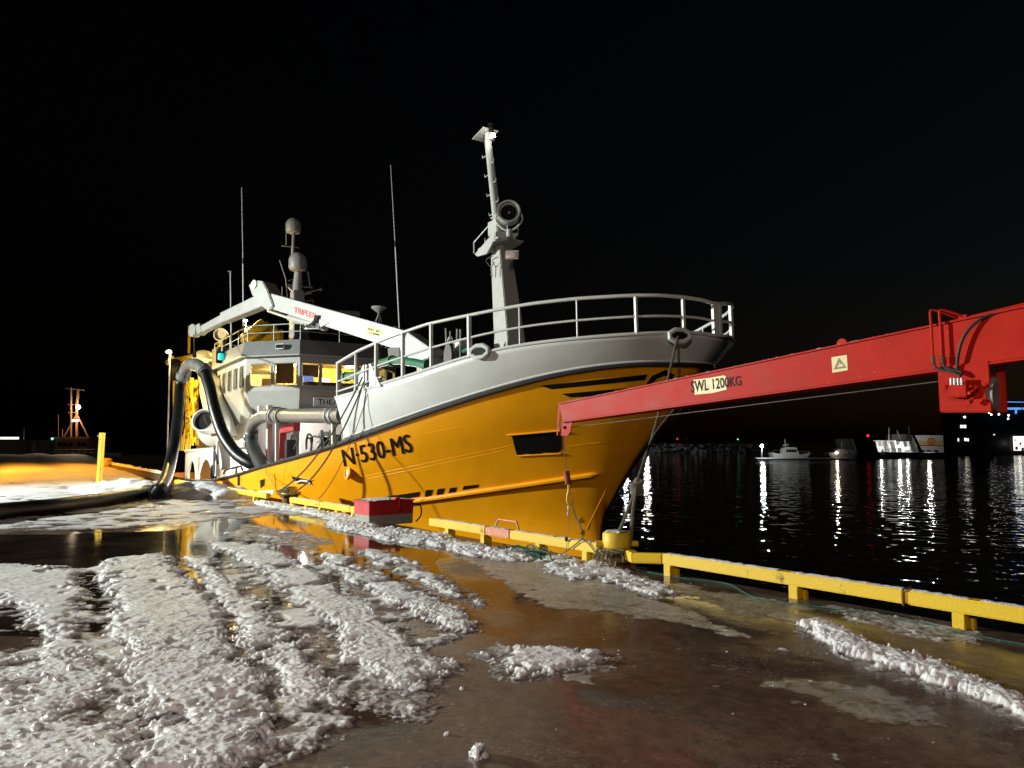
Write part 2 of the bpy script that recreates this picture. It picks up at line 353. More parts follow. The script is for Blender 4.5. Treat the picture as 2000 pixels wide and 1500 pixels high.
# (outline on the ground, crest height, edge softness, cover)
RIDGES = [
 (G([(-80, 1105), (60, 1108), (150, 1116), (163, 1150), (150, 1200), (175, 1262), (150, 1300), (90, 1285), (80, 1235), (40, 1190), (-80, 1150)]), 0.050, 0.12, .9),
 (G([(200, 1098), (315, 1084), (335, 1110), (375, 1145), (425, 1190), (455, 1240), (465, 1290), (525, 1360), (555, 1420), (530, 1475), (470, 1530), (260, 1530), (255, 1470), (283, 1420), (275, 1380), (245, 1310), (225, 1200), (205, 1150)]), 0.061, 0.12, .96),
 (G([(-200, 1275), (100, 1280), (240, 1310), (215, 1345), (150, 1390), (190, 1420), (268, 1440), (262, 1530), (-200, 1530)]), 0.050, 0.15, .88),
 (G([(150, 1340), (270, 1330), (300, 1420), (180, 1440)]), .03, .2, .5),
 (G([(60, 1170), (150, 1200), (220, 1290), (120, 1300)]), .03, .2, .5),
 (G([(355, 1090), (408, 1088), (445, 1125), (485, 1155), (525, 1180), (565, 1255), (622, 1310), (662, 1350), (650, 1372), (590, 1372), (545, 1345), (535, 1310), (490, 1280), (468, 1220), (432, 1180), (415, 1140), (380, 1112)]), 0.050, 0.11, .92),
 (G([(395, 1065), (470, 1062), (520, 1068), (600, 1105), (680, 1162), (738, 1200), (795, 1265), (872, 1300), (850, 1325), (800, 1343), (750, 1345), (715, 1320), (655, 1240), (600, 1192), (540, 1150), (490, 1105), (440, 1080)]), 0.054, 0.11, .90),
 (G([(700, 1340), (780, 1350), (815, 1390), (790, 1415), (740, 1400)]), .03, .08, .55),
 (G([(560, 1370), (650, 1380), (690, 1440), (640, 1460), (580, 1420)]), .025, .1, .5),
 (G([(612, 1080), (660, 1088), (720, 1110), (790, 1140), (850, 1180), (905, 1212), (912, 1236), (868, 1232), (820, 1196), (765, 1180), (700, 1140), (640, 1105)]), .06, .08, .85),
 (G([(690, 1075), (760, 1082), (805, 1102), (865, 1130), (890, 1152), (925, 1185), (880, 1170), (830, 1140), (760, 1110)]), .05, .08, .75),
 (G([(480, 1025), (560, 1035), (640, 1058), (600, 1075), (520, 1060), (440, 1050)]), .03, .15, .5),
 (G([(940, 1275), (1000, 1262), (1060, 1265), (1130, 1270), (1185, 1282), (1170, 1300), (1080, 1310), (1010, 1327)]), .045, .08, .8),
 (G([(1555, 1218), (1625, 1222), (1725, 1268), (1845, 1308), (1905, 1338), (1990, 1368), (2100, 1420), (2050, 1420), (1935, 1380), (1840, 1335), (1720, 1302), (1625, 1258)]), .075, .07, .97),
 (G([(1630, 1188), (1700, 1195), (1800, 1215), (1900, 1240), (1890, 1255), (1780, 1240), (1690, 1215)]), .035, .1, .6),
 (G([(1060, 1092), (1120, 1086), (1180, 1100), (1260, 1130), (1330, 1160), (1280, 1165), (1200, 1140), (1120, 1135), (1070, 1120)]), .045, .1, .75),
 (G([(1420, 1255), (1520, 1258), (1560, 1275), (1480, 1285)]), .022, .12, .5),
 (G([(1380, 1400), (1460, 1395), (1480, 1440), (1400, 1450)]), .015, .12, .4),
 (G([(1220, 1300), (1330, 1310), (1360, 1340), (1260, 1330)]), .014, .12, .4),
 (G([(640, 1000), (690, 1003), (745, 1035), (850, 1045), (950, 1072), (1045, 1083), (1045, 1100), (930, 1088), (850, 1068), (740, 1055), (650, 1032)]), .085, .22, 1.0),
 (G([(505, 972), (570, 982), (645, 1000), (645, 1012), (560, 998), (500, 988)]), .09, .18, .95),
]
RIDGES.append((G([(-100, 1108), (600, 1095), (900, 1120), (930, 1230), (880, 1330), (720, 1430), (480, 1530), (-100, 1530)]), .0275, .3, .56))
RIDGES.append((G([(1000, 1300), (1500, 1260), (2050, 1420), (2050, 1530), (1100, 1530)]), .012, .3, .34))
THIN = [
 (G([(-300, 938), (300, 938), (420, 955), (520, 972), (640, 1000), (560, 1010), (420, 1018), (330, 1028), (150, 1036), (-300, 1040)]), .04, .35, .74),
 (G([(-300, 930), (300, 935), (420, 952), (300, 975), (120, 990), (-300, 1000)]), .05, .4, .85),
 (G([(330, 1018), (440, 1012), (520, 1030), (470, 1050), (360, 1045)]), .02, .3, .4),
]
FILM = [
 (G([(1150, 1240), (1700, 1250), (2050, 1400), (2050, 1530), (1250, 1530), (1050, 1400)]), .009, .3, .42),
 (G([(880, 1085), (1060, 1098), (1120, 1110), (1200, 1140), (1270, 1165), (1350, 1195), (1430, 1225), (1490, 1255), (1400, 1248), (1300, 1215), (1180, 1202), (1060, 1192), (1010, 1162), (960, 1122)]), .016, .10, 1.05),
 (G([(1260, 1130), (1480, 1160), (1640, 1190), (1560, 1225), (1400, 1200)]), .013, .2, .88),
 (G([(1330, 1330), (1640, 1318), (1760, 1350), (1910, 1420), (1800, 1445), (1560, 1385)]), .013, .2, .85),
 (G([(1080, 1310), (1170, 1300), (1210, 1345), (1130, 1335)]), .014, .06, 1.05),
]
def height(x, y, polys, kind):
    wx = x + (fbm(x * 2.2, y * 2.2, 11) - .5) * .35 + (fbm(x * 9, y * 9, 15) - .5) * .16; wy = y + (fbm(x * 2.2, y * 2.2, 21) - .5) * .35 + (fbm(x * 9, y * 9, 25) - .5) * .16
    z = np.full(x.shape, -.03); lo = fbm(x * 1.7, y * 1.7, 31, 5)
    if kind == 'ridge':
        f1, f2, ci = worley(x * 13, y * 13, 41); g1, g2, cj = worley(x * 27, y * 27, 51); e1, e2, ce = worley(x * 52, y * 52, 57); fi = fbm(x * 24, y * 24, 63, 4)
        B = lambda p, q, c, k: np.clip((q - p) * k, 0, 1) ** .6 * (.2 + .8 * c)
        lump = .50 * fbm(x * 4, y * 4, 61, 6) + .10 * B(f1, f2, ci, 1.2) + .15 * B(g1, g2, cj, 1.2) + .15 * B(e1, e2, ce, 1.2) + .30 * fi
    elif kind == 'thin':
        f1, f2, ci = worley(x * 2.6, y * 2.6, 41); lump = .4 * fbm(x * 5, y * 5, 61, 4) + .5 * fbm(x * 1.1, y * 1.8, 71, 4)
    else:
        lump = .9 * fbm(x * 3 + 2 * lo, y * 9 + 6 * lo, 71, 4)
    spk = fbm(x * 11, y * 11, 95, 4) * .55 + fbm(x * 38, y * 38, 97, 2) * .35
    jit = (fbm(x * 13, y * 13, 91, 3) - .5) * .20 + ((.4 - g1) * .12 if kind == 'ridge' else 0)
    for P, H, wd, cov in polys:
        sd = sdist(wx, wy, P) + jit
        if sd.max() < -wd * 1.5: continue
        t = np.clip((sd + wd) / (2 * wd), 0, 1); mk = t * t * (3 - 2 * t)
        hole = np.clip((fbm(x * 3.1, y * 3.1, 81, 5) - (1 - cov) * .9 - .12) / .16, 0, 1)
        z = np.maximum(z, mk * (.35 + .65 * hole) * H * .82 * (.30 + .45 * lo + (1.05 if kind == 'ridge' else .5) * lump) - (1 - mk) * .03 - (1 - hole) * H * .42)
        if kind == 'ridge' and H > .028:
            k = np.clip((sd + .34) / .34, 0, 1); z = np.maximum(z, np.where(k > 0, (k * .75 + spk - .87) * .030, -.03))
    return z
def inview(x, y, pad=350):
    dx, dy = x - CAM.x, y - CAM.y; wz = -CAM.z; w_ = dx * FW.x + dy * FW.y + wz * FW.z; w_ = np.where(w_ < .2, 1e-6, w_)
    px = 1000 + FPX * (dx * RT.x + dy * RT.y) / w_; return (w_ > .3) & (px > -pad) & (px < 2000 + pad)
def field(name, m, polys, kind, tiles, label, cat, zoff=0):
    vs = []; fs = []; k = 0; th = []
    for x0, x1, y0, y1, st in tiles:
        nx, ny = int((x1 - x0) / st) + 1, int((y1 - y0) / st) + 1
        gx, gy_ = np.meshgrid(np.linspace(x0, x1, nx), np.linspace(y0, y1, ny), indexing='ij'); sel = inview(gx, gy_).ravel()
        fx, fy = gx.ravel(), gy_.ravel(); z = np.full(fx.shape, -.03); z[sel] = height(fx[sel], fy[sel], polys, kind)
        idx = np.arange(nx * ny).reshape(nx, ny); q = np.stack([idx[:-1, :-1], idx[1:, :-1], idx[1:, 1:], idx[:-1, 1:]], -1).reshape(-1, 4)
        q = q[(z[q].max(1) > .004) & sel[q].all(1)]; use, inv = np.unique(q, return_inverse=True)
        vs.append(np.stack([fx[use], fy[use], z[use] + zoff], 1)); th.append(z[use]); fs.append(inv.reshape(-1, 4) + k); k += len(use)
    v = np.concatenate(vs); f = np.concatenate(fs); me = bpy.data.meshes.new(name)
    me.vertices.add(len(v)); me.vertices.foreach_set('co', v.astype(np.float32).ravel()); me.loops.add(f.size); me.loops.foreach_set('vertex_index', f.astype(np.int32).ravel())
    me.polygons.add(len(f)); me.polygons.foreach_set('loop_start', np.arange(0, f.size, 4, dtype=np.int32)); me.polygons.foreach_set('loop_total', np.full(len(f), 4, np.int32)); me.update()
    at = me.attributes.new('thick', 'FLOAT', 'POINT'); at.data.foreach_set('value', np.concatenate(th).astype(np.float32)); me.shade_smooth(); me.materials.append(M[m])
    o = bpy.data.objects.new(name, me); col.objects.link(o); tag(o, label, cat, kind='stuff'); print(name, len(f)); return o
def slush_mat(name, wet, dry, t0, t1, r0, r1, bump, bsc):
    global n, L, tc
    m = bpy.data.materials.new(name); m.use_nodes = True; n = m.node_tree; L = n.links.new; b = n.nodes['Principled BSDF']; M[name] = m; tc = n.nodes.new('ShaderNodeTexCoord')
    at = n.nodes.new('ShaderNodeAttribute'); at.attribute_name = 'thick'; a = nz(6, 6, .65, 2.5 if name == 'film' else 0)
    mr = n.nodes.new('ShaderNodeMapRange'); mr.inputs[1].default_value = t0; mr.inputs[2].default_value = t1; L(at.outputs['Fac'], mr.inputs[0])
    ad = n.nodes.new('ShaderNodeMath'); ad.operation = 'ADD'; L(mr.outputs[0], ad.inputs[0]); a_ = n.nodes.new('ShaderNodeMapRange'); a_.inputs[1].default_value = .3; a_.inputs[2].default_value = .7; a_.inputs[3].default_value = -.35; a_.inputs[4].default_value = .25
    L(a.outputs[0], a_.inputs[0]); L(a_.outputs[0], ad.inputs[1])
    c = ramp(ad.outputs[0], [(.05, wet), (.45, tuple((x + y) / 2 for x, y in zip(wet, dry))), (.95, dry)]); L(c.outputs[0], b.inputs['Base Color'])
    r = ramp(ad.outputs[0], [(.1, g3(r0)), (.8, g3(r1))]); L(r.outputs[0], b.inputs['Roughness'])
    d = nz(bsc, 3, .7); bp = n.nodes.new('ShaderNodeBump'); bp.inputs['Strength'].default_value = bump; bp.inputs['Distance'].default_value = .018; L(d.outputs[0], bp.inputs['Height']); L(bp.outputs[0], b.inputs['Normal'])
    b.inputs['Specular IOR Level'].default_value = .6; b.inputs['IOR'].default_value = 1.33
slush_mat('slush', (.17, .13, .11), (.88, .88, .88), .002, .026, .08, .36, .7, 170); sss(M['slush'], .9, .03)
slush_mat('thin_snow', (.20, .16, .15), (.68, .69, .73), .004, .03, .18, .6, .5, 60)
slush_mat('film', (.085, .058, .042), (.56, .52, .47), .004, .015, .10, .30, .25, 90)
NEAR = [(-7, -.9, -.5, 7.35, .0105), (-14, -7, -2.5, 7.4, .018), (-26, -14, -3, 7.4, .06), (-44, -26, -3, 7.4, .2)]
field('slush_ridges', 'slush', RIDGES, 'ridge', NEAR, 'white slush ridges pushed up between tyre tracks on the quay', 'slush')
field('thin_snow', 'thin_snow', THIN, 'thin', [(-26, -14, -3, 7.4, .06), (-60, -26, -8, 7.4, .2)], 'thin trampled snow on the quay around the black hose', 'snow')
field('slush_film', 'film', FILM, 'film', [(-7, -.9, 1.5, 7.35, .02), (-14, -7, 1.5, 7.4, .04)], 'thin grey film of swirled slush on the wet quay near the bollard', 'slush')
# ---- far snow field under the sodium lamp, snow bank by the yellow post
mat('far_snow', (.62, .64, .68), .65, var=.15, scale=.6, c2=(.45, .40, .36), lo=.5, hi=.75, bump=.5, bscale=3)
def bumpy(name, m, x0, x1, y0, y1, st, hf):
    nx, ny = int((x1 - x0) / st) + 1, int((y1 - y0) / st) + 1; gx, gy_ = np.meshgrid(np.linspace(x0, x1, nx), np.linspace(y0, y1, ny), indexing='ij'); fx, fy = gx.ravel(), gy_.ravel(); z = hf(fx, fy)
    idx = np.arange(nx * ny).reshape(nx, ny); q = np.stack([idx[:-1, :-1], idx[1:, :-1], idx[1:, 1:], idx[:-1, 1:]], -1).reshape(-1, 4); q = q[z[q].max(1) > .005]
    u, inv = np.unique(q, return_inverse=True); o = MB().add([Vector(p) for p in zip(fx[u], fy[u], z[u])], [tuple(int(i) for i in r) for r in inv.reshape(-1, 4)]).build(name, m); o.data.shade_smooth(); return o
def edge_y(x): return np.where(x > -30, 7.5, np.where(x > -60, 7.6 + (-30 - x) * 3.2 / 30, 10.8 + (-60 - x) * 4.2 / 35))
def fs_h(x, y):
    e = np.clip((edge_y(x) - .15 - y) / .6, 0, 1); a = np.clip((-37 - x) / 5, 0, 1); tr_ = np.abs(np.sin((y + x * .04) * 1.1)) ** 6 * .09
    return np.where((e > 0) & (a > 0), e * a * (.10 + .14 * fbm(x * .3, y * .5, 5, 4) + .06 * fbm(x * 1.6, y * 1.6, 8, 3) - tr_), -.05) + np.clip((-62 - x) / 20, 0, 1) * .25 * fbm(x * .2, y * .2, 9, 4) * e
struct(bumpy('snow_field', 'far_snow', -94, -36, -22, 15, .32, fs_h))
def bank(cx, cy, L_, W_, H_, ang, sd):
    def f(x, y):
        u = (x - cx) * math.cos(ang) + (y - cy) * math.sin(ang); v = -(x - cx) * math.sin(ang) + (y - cy) * math.cos(ang)
        r = np.sqrt((u / L_) ** 2 + (v / W_) ** 2) + (fbm(x * 1.1, y * 1.1, sd, 4) - .5) * .55
        f1, f2, ci = worley(x * 2.2, y * 2.2, sd + 9); return np.clip(1 - r, 0, 1) ** .7 * H_ * (.75 + .5 * fbm(x * 2, y * 2, sd + 4, 4)) + np.where(r < .92, .13 * (1 - f1) * ci, -.05)
    return f
k0 = gz(262, 962); k1 = gz(400, 968)
mat('bank_snow', (.70, .72, .76), .65, var=.12, scale=3, c2=(.55, .53, .52), lo=.5, hi=.72, bump=.6, bscale=9)
tag(bumpy('snow_bank', 'bank_snow', k0.x - 5, k0.x + 5, k0.y - 2.5, k0.y + 2.5, .09, bank(k0.x, k0.y, 3.6, 1.4, .40, .2, 3)), 'rough ploughed snow bank beside the tall yellow post', 'snow bank', 'ploughed snow banks')
tag(bumpy('snow_bank', 'bank_snow', k1.x - 4, k1.x + 4, k1.y - 2.5, k1.y + 1.6, .09, bank(k1.x, k1.y - .2, 2.4, 1.3, .42, .1, 23)), 'tall ploughed snow bank between the black hose and the yellow hull', 'snow bank', 'ploughed snow banks')

# ---- loose ice
def chunk_mesh(seed, flat):
    rnd = random.Random(seed); bm = bmesh.new()
    for _ in range(16):
        v = Vector((rnd.gauss(0, 1), rnd.gauss(0, 1), rnd.gauss(0, 1))).normalized() * rnd.uniform(.8, 1); bm.verts.new((v.x, v.y * rnd.uniform(.7, .95), v.z * flat))
    r = bmesh.ops.convex_hull(bm, input=bm.verts); bmesh.ops.delete(bm, geom=[g for g in r['geom_interior'] if isinstance(g, bmesh.types.BMVert)], context='VERTS')
    bm.verts.index_update(); bm.faces.ensure_lookup_table(); out = [v.co.copy() for v in bm.verts], [tuple(v.index for v in f.verts) for f in bm.faces]; bm.free(); return out
CH = [chunk_mesh(i, [.35, .5, .6, .22][i % 4]) for i in range(16)]
def scatter(name, m, polys, cnt, r0, r1, label, cat, kind, seed, floor=None, weight=1.0, power=2.5):
    rnd = random.Random(seed); mb = MB(); pts = []
    for P, nshare in polys:
        xs = [p[0] for p in P]; ys = [p[1] for p in P]; got = 0; tries = 0
        while got < cnt * nshare and tries < 20000:
            tries += 1; x, y = rnd.uniform(min(xs), max(xs)), rnd.uniform(min(ys), max(ys))
            c = False
            for i in range(len(P)):
                (ax, ay), (bx, by) = P[i], P[(i + 1) % len(P)]
                if (ay > y) != (by > y) and x < (bx - ax) * (y - ay) / (by - ay) + ax: c = not c
            if c and y < 7.35: pts.append((x, y)); got += 1
    A = np.array(pts); hz = np.maximum(height(A[:, 0], A[:, 1], RIDGES, 'ridge'), 0)
    for (x, y), z in zip(pts, hz):
        vs, fs = CH[rnd.randrange(16)]; s = r0 + (r1 - r0) * rnd.random() ** power
        q = Matrix.Translation((x, y, z + s * .12)) @ Matrix.Rotation(rnd.uniform(0, 6.3), 4, 'Z') @ Matrix.Rotation(rnd.gauss(0, .35), 4, 'X') @ Matrix.Diagonal((s, s, s, 1))
        mb.add([q @ v for v in vs], fs)
    o = mb.build(name, m); tag(o, label, cat, kind=kind); return o
RP = [p[0] for p in RIDGES]
scatter('ice_fragments', 'ice', [(RP[1], .32), (RP[2], .30), (RP[5], .10), (RP[6], .12), (RP[13], .06), (RP[12], .05), (RP[7], .03), (RP[8], .03)], 1000, .004, .026, 'broken ice fragments strewn over the slush ridges', 'ice', 'stuff', 3)
scatter('ice_plates', 'ice', [(G([(230, 1350), (560, 1400), (540, 1530), (230, 1530)]), .6), (G([(-50, 1300), (260, 1320), (260, 1530), (-50, 1530)]), .4)], 150, .018, .062, 'flat broken ice plates lying on the slush at lower left', 'ice', 'stuff', 14, power=1.5)
big = G([(0, 1180), (2000, 1180), (2000, 1530), (0, 1530)]); mid = G([(560, 1080), (1450, 1100), (1450, 1330), (560, 1330)])
scatter('ice_crumbs', 'ice', [(big, .5), (mid, .5)], 800, .003, .016, 'small ice crumbs scattered on the wet quay', 'ice', 'stuff', 5, power=4)
scatter('snow_clods', 'snow_cap', [(RP[19], .7), (RP[20], .15), (RP[15], .15)], 420, .02, .07, 'rounded snow clods along the foot of the yellow rail', 'snow', 'stuff', 8, power=1.6)
def chunk(px, py, wpx, sq, seed, label, m='ice'):
    p = gz(px, py); s = wpx / 2 * (p - CAM).dot(FW) / FPX; bm = bmesh.new(); bmesh.ops.create_icosphere(bm, subdivisions=4, radius=1); rnd = random.Random(seed)
    from mathutils import noise as mn
    for v in bm.verts:
        d = v.co.normalized(); o3 = Vector((seed * 7.3, seed, 0)); r = .72 + .55 * mn.noise(d * 1.1 + o3) + .22 * mn.noise(d * 3.1 + o3) - .16 * abs(mn.noise(d * 6 + o3)) + .05 * mn.noise(d * 14 + o3)
        v.co = d * r; v.co.y *= .75; v.co.z = max(v.co.z, -.35) * sq * .8
    zmin = min(v.co.z for v in bm.verts); q = Matrix.Diagonal((s, s, s, 1)) @ Matrix.Rotation(rnd.uniform(0, 6), 4, 'Z') @ Matrix.Translation((0, 0, -zmin * .8))
    me = bpy.data.meshes.new('ice_chunk'); bmesh.ops.transform(bm, matrix=q, verts=bm.verts); bm.to_mesh(me); bm.free(); me.shade_smooth(); me.materials.append(M[m])
    o = bpy.data.objects.new('ice_chunk', me); col.objects.link(o); o.location = (p.x, p.y, .004); tag(o, label, 'ice chunk', 'loose ice chunks on the quay')
chunk(935, 1478, 62, 1.0, 2, 'angular ice chunk alone on the wet pavement at bottom centre')
chunk(818, 1347, 62, .5, 4, 'flat ice slab at the end of the third slush ridge')
chunk(1150, 1292, 64, .5, 8, 'flat ice slab at the right end of the small slush patch')
chunk(572, 1386, 20, 1.2, 5, 'pointed small ice chunk between two slush ridges at lower left')
chunk(902, 1348, 14, .9, 9, 'small ice lump just right of the flat slab, above the dark pavement')
chunk(872, 1437, 14, 1.0, 6, 'tiny ice lump up left of the angular chunk at bottom centre')
chunk(1186, 1110, 30, 1.1, 10, 'round snow lump leaning on the big yellow bollard', 'snow_cap')
chunk(640, 1352, 44, .55, 7, 'flat translucent ice slab on the tip of the second slush ridge')
chunk(1985, 1362, 36, .8, 11, 'snow lump at the right edge of the picture by the right ridge', 'snow_cap')

# ================================================================== THE YELLOW FISHING VESSEL (own frame: x to the bow, y to port, origin under the wheelhouse front)
ship = thing('fishing_vessel', 'yellow fishing vessel with white bow rail and wheelhouse moored along the quay', 'fishing vessel')
ship.matrix_world = SM
def P(mb, name, m, parent=None, **k): return mb.build(name, m, parent or ship, **k)
def interp(x, T):
    if x <= T[0][0]: return T[0][1]
    for (a, b), (c, d) in zip(T, T[1:]):
        if x <= c: return b + (d - b) * (x - a) / (c - a)
    return T[-1][1]
def smooth_tab(T, k=6):
    pts = curve([(a, b, 0) for a, b in T], k); return [(p.x, p.y) for p in pts]
ZD = smooth_tab([(-14, .45), (-6, .22), (-.1, .27), (6.09, .79), (8.89, 1.08), (10.77, 1.35), (12.22, 1.62), (13.76, 1.94), (14.85, 2.17), (16.22, 2.45), (17.09, 2.59), (17.9, 2.66), (18.6, 2.64)])
ZT = smooth_tab([(10.66, 2.45), (11.72, 2.53), (12.55, 2.63), (13.74, 2.78), (14.36, 2.88), (15.43, 3.04), (16.4, 3.13), (17.62, 3.17), (18.84, 3.18), (19.08, 3.14)])
TPAR = (4.6, 6, 19.08, 2.1, 1.72); DPAR = (4.6, 5, 18.6, 2.0, 1.6)
STEM = [(-2.8, 15.6), (-1, 15.5), (-.49, 15.56), (-.18, 15.81), (.24, 16.15), (.84, 16.68), (1.39, 17.26), (1.9, 17.9), (2.64, 18.6)]
XA = -13.0
def hull_pt(u, v, side=-1):
    Xd = XA + (18.6 - XA) * u; zt = interp(18.6, ZD); zs = zt + (-2.8 - zt) * v; xt = interp(zs, STEM)
    X = XA + (xt - XA) * u; par = (4.6 - .35 * v, 5 - 7 * v, xt, 2.0 - .35 * v, 1.6 - .5 * v); zd = interp(Xd, ZD)
    y = half(X, par); z = zd + (-2.8 - zd) * v
    if X < -4: y *= 1 - .12 * ((-4 - X) / 9) ** 2
    return Vector((X, side * y, z))
us = [math.sin(i / 70 * math.pi / 2) ** 1.0 for i in range(71)]; us = sorted(set(us + [.02 * i for i in range(50)])); vs_ = [i / 18 for i in range(19)]
hb = MB(); ku = len(us); kv = len(vs_)
for side in (-1, 1):
    k = len(hb.v); hb.v += [hull_pt(u, v, side) for u in us for v in vs_]
    for i in range(ku - 1):
        for j in range(kv - 1): hb.f.append((k + i * kv + j, k + (i + 1) * kv + j, k + (i + 1) * kv + j + 1, k + i * kv + j + 1))
hull = P(hb, 'hull', 'hull_yellow', smooth=True); HB = bvh_of(hull)
tr_ = MB().add([hull_pt(0, v, -1) for v in vs_] + [hull_pt(0, v, 1) for v in reversed(vs_)], [tuple(range(2 * kv))]); P(tr_, 'transom', 'hull_yellow')
# main deck, forecastle deck
md = MB(); X_ = [XA + .05 + i * (10.6 - XA) / 20 for i in range(21)]
for a, b in zip(X_, X_[1:]): md.add([(a, -half(a, DPAR) + .5, interp(a, ZD) - .75), (b, -half(b, DPAR) + .5, interp(b, ZD) - .75), (b, half(b, DPAR) - .5, interp(b, ZD) - .75), (a, half(a, DPAR) - .5, interp(a, ZD) - .75)], [(0, 1, 2, 3)])
P(md, 'main_deck', 'far_grey')
fd = MB(); X_ = [10.8 + i * 7.7 / 20 for i in range(21)]
for a, b in zip(X_, X_[1:]): fd.add([(a, -half(a, DPAR) + .05, interp(a, ZD) - .05), (b, -half(b, DPAR) + .05, interp(b, ZD) - .05), (b, half(b, DPAR) - .05, interp(b, ZD) - .05), (a, half(a, DPAR) - .05, interp(a, ZD) - .05)], [(0, 1, 2, 3)])
P(fd, 'forecastle_deck', 'far_grey')
# white bow bulwark
bw = MB(); ub = [1 - (1 - i / 44) ** 2 for i in range(45)]; rows = 6
def bul(u, t, side, out=0):
    xd = 10.74 + (18.6 - 10.74) * u; xt = 10.66 + (19.08 - 10.66) * u; a = Vector((xd, -half(xd, DPAR), interp(xd, ZD))); b = Vector((xt, -half(xt, TPAR), interp(xt, ZT)))
    p = a.lerp(b, t); p.x += .22 * math.sin(t * math.pi) * max(0, 1 - u * 14); p.y = min(0, p.y - .05 * math.sin(t * math.pi) * (1 - u)); p.y -= out; p.y *= -side; return p
for side in (-1, 1):
    k = len(bw.v); bw.v += [bul(u, j / rows, side) for u in ub for j in range(rows + 1)]
    for i in range(44):
        for j in range(rows): bw.f.append((k + i * (rows + 1) + j, k + (i + 1) * (rows + 1) + j, k + (i + 1) * (rows + 1) + j + 1, k + i * (rows + 1) + j + 1))
bulw = P(bw, 'bow_bulwark', 'plate_white', smooth=True); so = bulw.modifiers.new('s', 'SOLIDIFY'); so.thickness = .03; so.offset = 0
BB = bvh_of(bulw)
def ring(f, n_=60):
    a = [f(1 - (1 - i / n_) ** 2, -1) for i in range(n_ + 1)]; b = [f(1 - (1 - i / n_) ** 2, 1) for i in range(n_ + 1)]; return a + b[::-1][1:]
P(MB().tube(ring(lambda u, s: bul(u, 1, s)), .035), 'cap_rail', 'plate_white', bulw, smooth=True)
P(MB().tube(ring(lambda u, s: bul(u, .09, s, .02)), .028), 'moulding', 'rail_white', bulw, smooth=True)
def dl(u, s):
    X = XA + (18.6 - XA) * u; return Vector((X, s * (half(X, DPAR) * (1 - (.12 * ((-4 - X) / 9) ** 2 if X < -4 else 0)) + .02), interp(X, ZD)))
P(MB().tube(ring(dl, 110), .055), 'deck_fender', 'rubber', hull, smooth=True)
# strakes and welds follow the plating
def on_hull(pts, off=.02):
    out = []
    for x, y in pts:
        d = sray(x, y).normalized(); h = HB.ray_cast(SO, d)
        if h[0] is not None: out.append(h[0] + (h[1] if h[1].dot(d) < 0 else -h[1]) * off)
    return out
def lin(a, b, k=16): return [(a[0] + (b[0] - a[0]) * i / k, a[1] + (b[1] - a[1]) * i / k) for i in range(k + 1)]
st = on_hull(lin((640, 1004), (830, 975)) + lin((845, 973), (1000, 950)) + lin((1015, 948), (1168, 925)))
P(MB().tube(st, [.03] + [.06] * (len(st) - 2) + [.02]), 'rubbing_strake', 'hull_yellow', hull, smooth=True)
for a, b in [((690, 935), (1000, 870)), ((720, 935), (985, 880)), ((1110, 872), (1175, 864)), ((560, 900), (545, 985)), ((1252, 815), (1145, 1035)), ((840, 845), (900, 833)), ((960, 1005), (1090, 1025))]:
    P(MB().tube(on_hull(lin(a, b, 20), .0), .006, 5), 'weld_seam', 'hull_yellow', hull, smooth=True)
hp = dict(parent=hull, org=SO, dirf=sray, bvh=HB)
for k_ in range(3): px_text('registration_lettering', 'N\u00b7530-MS', ((666.4 + k_ * .8, 878), (798.4 + k_ * .8, 847), (805.4 + k_ * .8, 882), (672.4 + k_ * .8, 911)), 'letter_black', off=.011 + .0015 * k_, mx=10, **hp)
px_text('draft_mark', '6', ((1132, 1009), (1140, 1009), (1140, 1021), (1132, 1021)), 'letter_black', **hp)
px_text('draft_mark', '4', ((1133, 1034), (1141, 1034), (1141, 1046), (1133, 1046)), 'letter_black', **hp)
for q in [[(1055, 753), (1265, 731), (1260, 742), (1077, 760)], [(1098, 769), (1256, 755), (1250, 767), (1114, 776)], [(1258, 757), (1273, 734), (1300, 722), (1318, 732), (1312, 741), (1299, 733), (1281, 741), (1269, 757)], [(1324, 737), (1349, 733), (1342, 745), (1322, 748)]]:
    poly_paint('bow_stripe', q, 'black_paint_and_shade', **hp)
def dark_patch(name, q, depth=.35, par=hull):
    """flat black patch on uncut plating, painting the shade inside an opening"""
    o = poly_paint(name, q, 'black_paint_and_shade', HB, par, SO, sray, off=.007); return o
ap = dark_patch('anchor_pocket_shade', [(1000, 852), (1030, 849), (1090, 842), (1097, 850), (1098, 876), (1090, 884), (1062, 884), (1050, 889), (1028, 886), (1010, 890), (1005, 872)])  # the hollow's darkness is black colour laid on flat plating
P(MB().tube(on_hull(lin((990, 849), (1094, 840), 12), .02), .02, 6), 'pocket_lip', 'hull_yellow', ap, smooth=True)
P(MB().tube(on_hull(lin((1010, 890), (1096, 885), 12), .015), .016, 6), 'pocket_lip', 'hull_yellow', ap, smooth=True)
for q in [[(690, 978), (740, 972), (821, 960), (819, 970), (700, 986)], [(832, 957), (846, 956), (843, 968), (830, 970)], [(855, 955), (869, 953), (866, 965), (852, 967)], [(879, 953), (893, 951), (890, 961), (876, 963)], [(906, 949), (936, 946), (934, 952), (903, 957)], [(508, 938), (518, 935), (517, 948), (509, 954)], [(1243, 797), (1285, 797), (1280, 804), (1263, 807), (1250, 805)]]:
    dark_patch('freeing_port_shade', q)  # flat black shapes paint the dark inside of ports and a hawse
poly_paint('draught_plate', [(505, 959), (535, 957), (533, 966), (515, 966)], 'sign_white', **hp)
c = on_hull([(681, 922)])[0]; nn = Vector((0, -1, .05))
P(MB().lathe([(.16, -.03), (.19, 0), (.19, .04), (.12, .05), (.11, -.02)], c, nn, 18), 'hawse_ring', 'hull_yellow', hull, smooth=True)
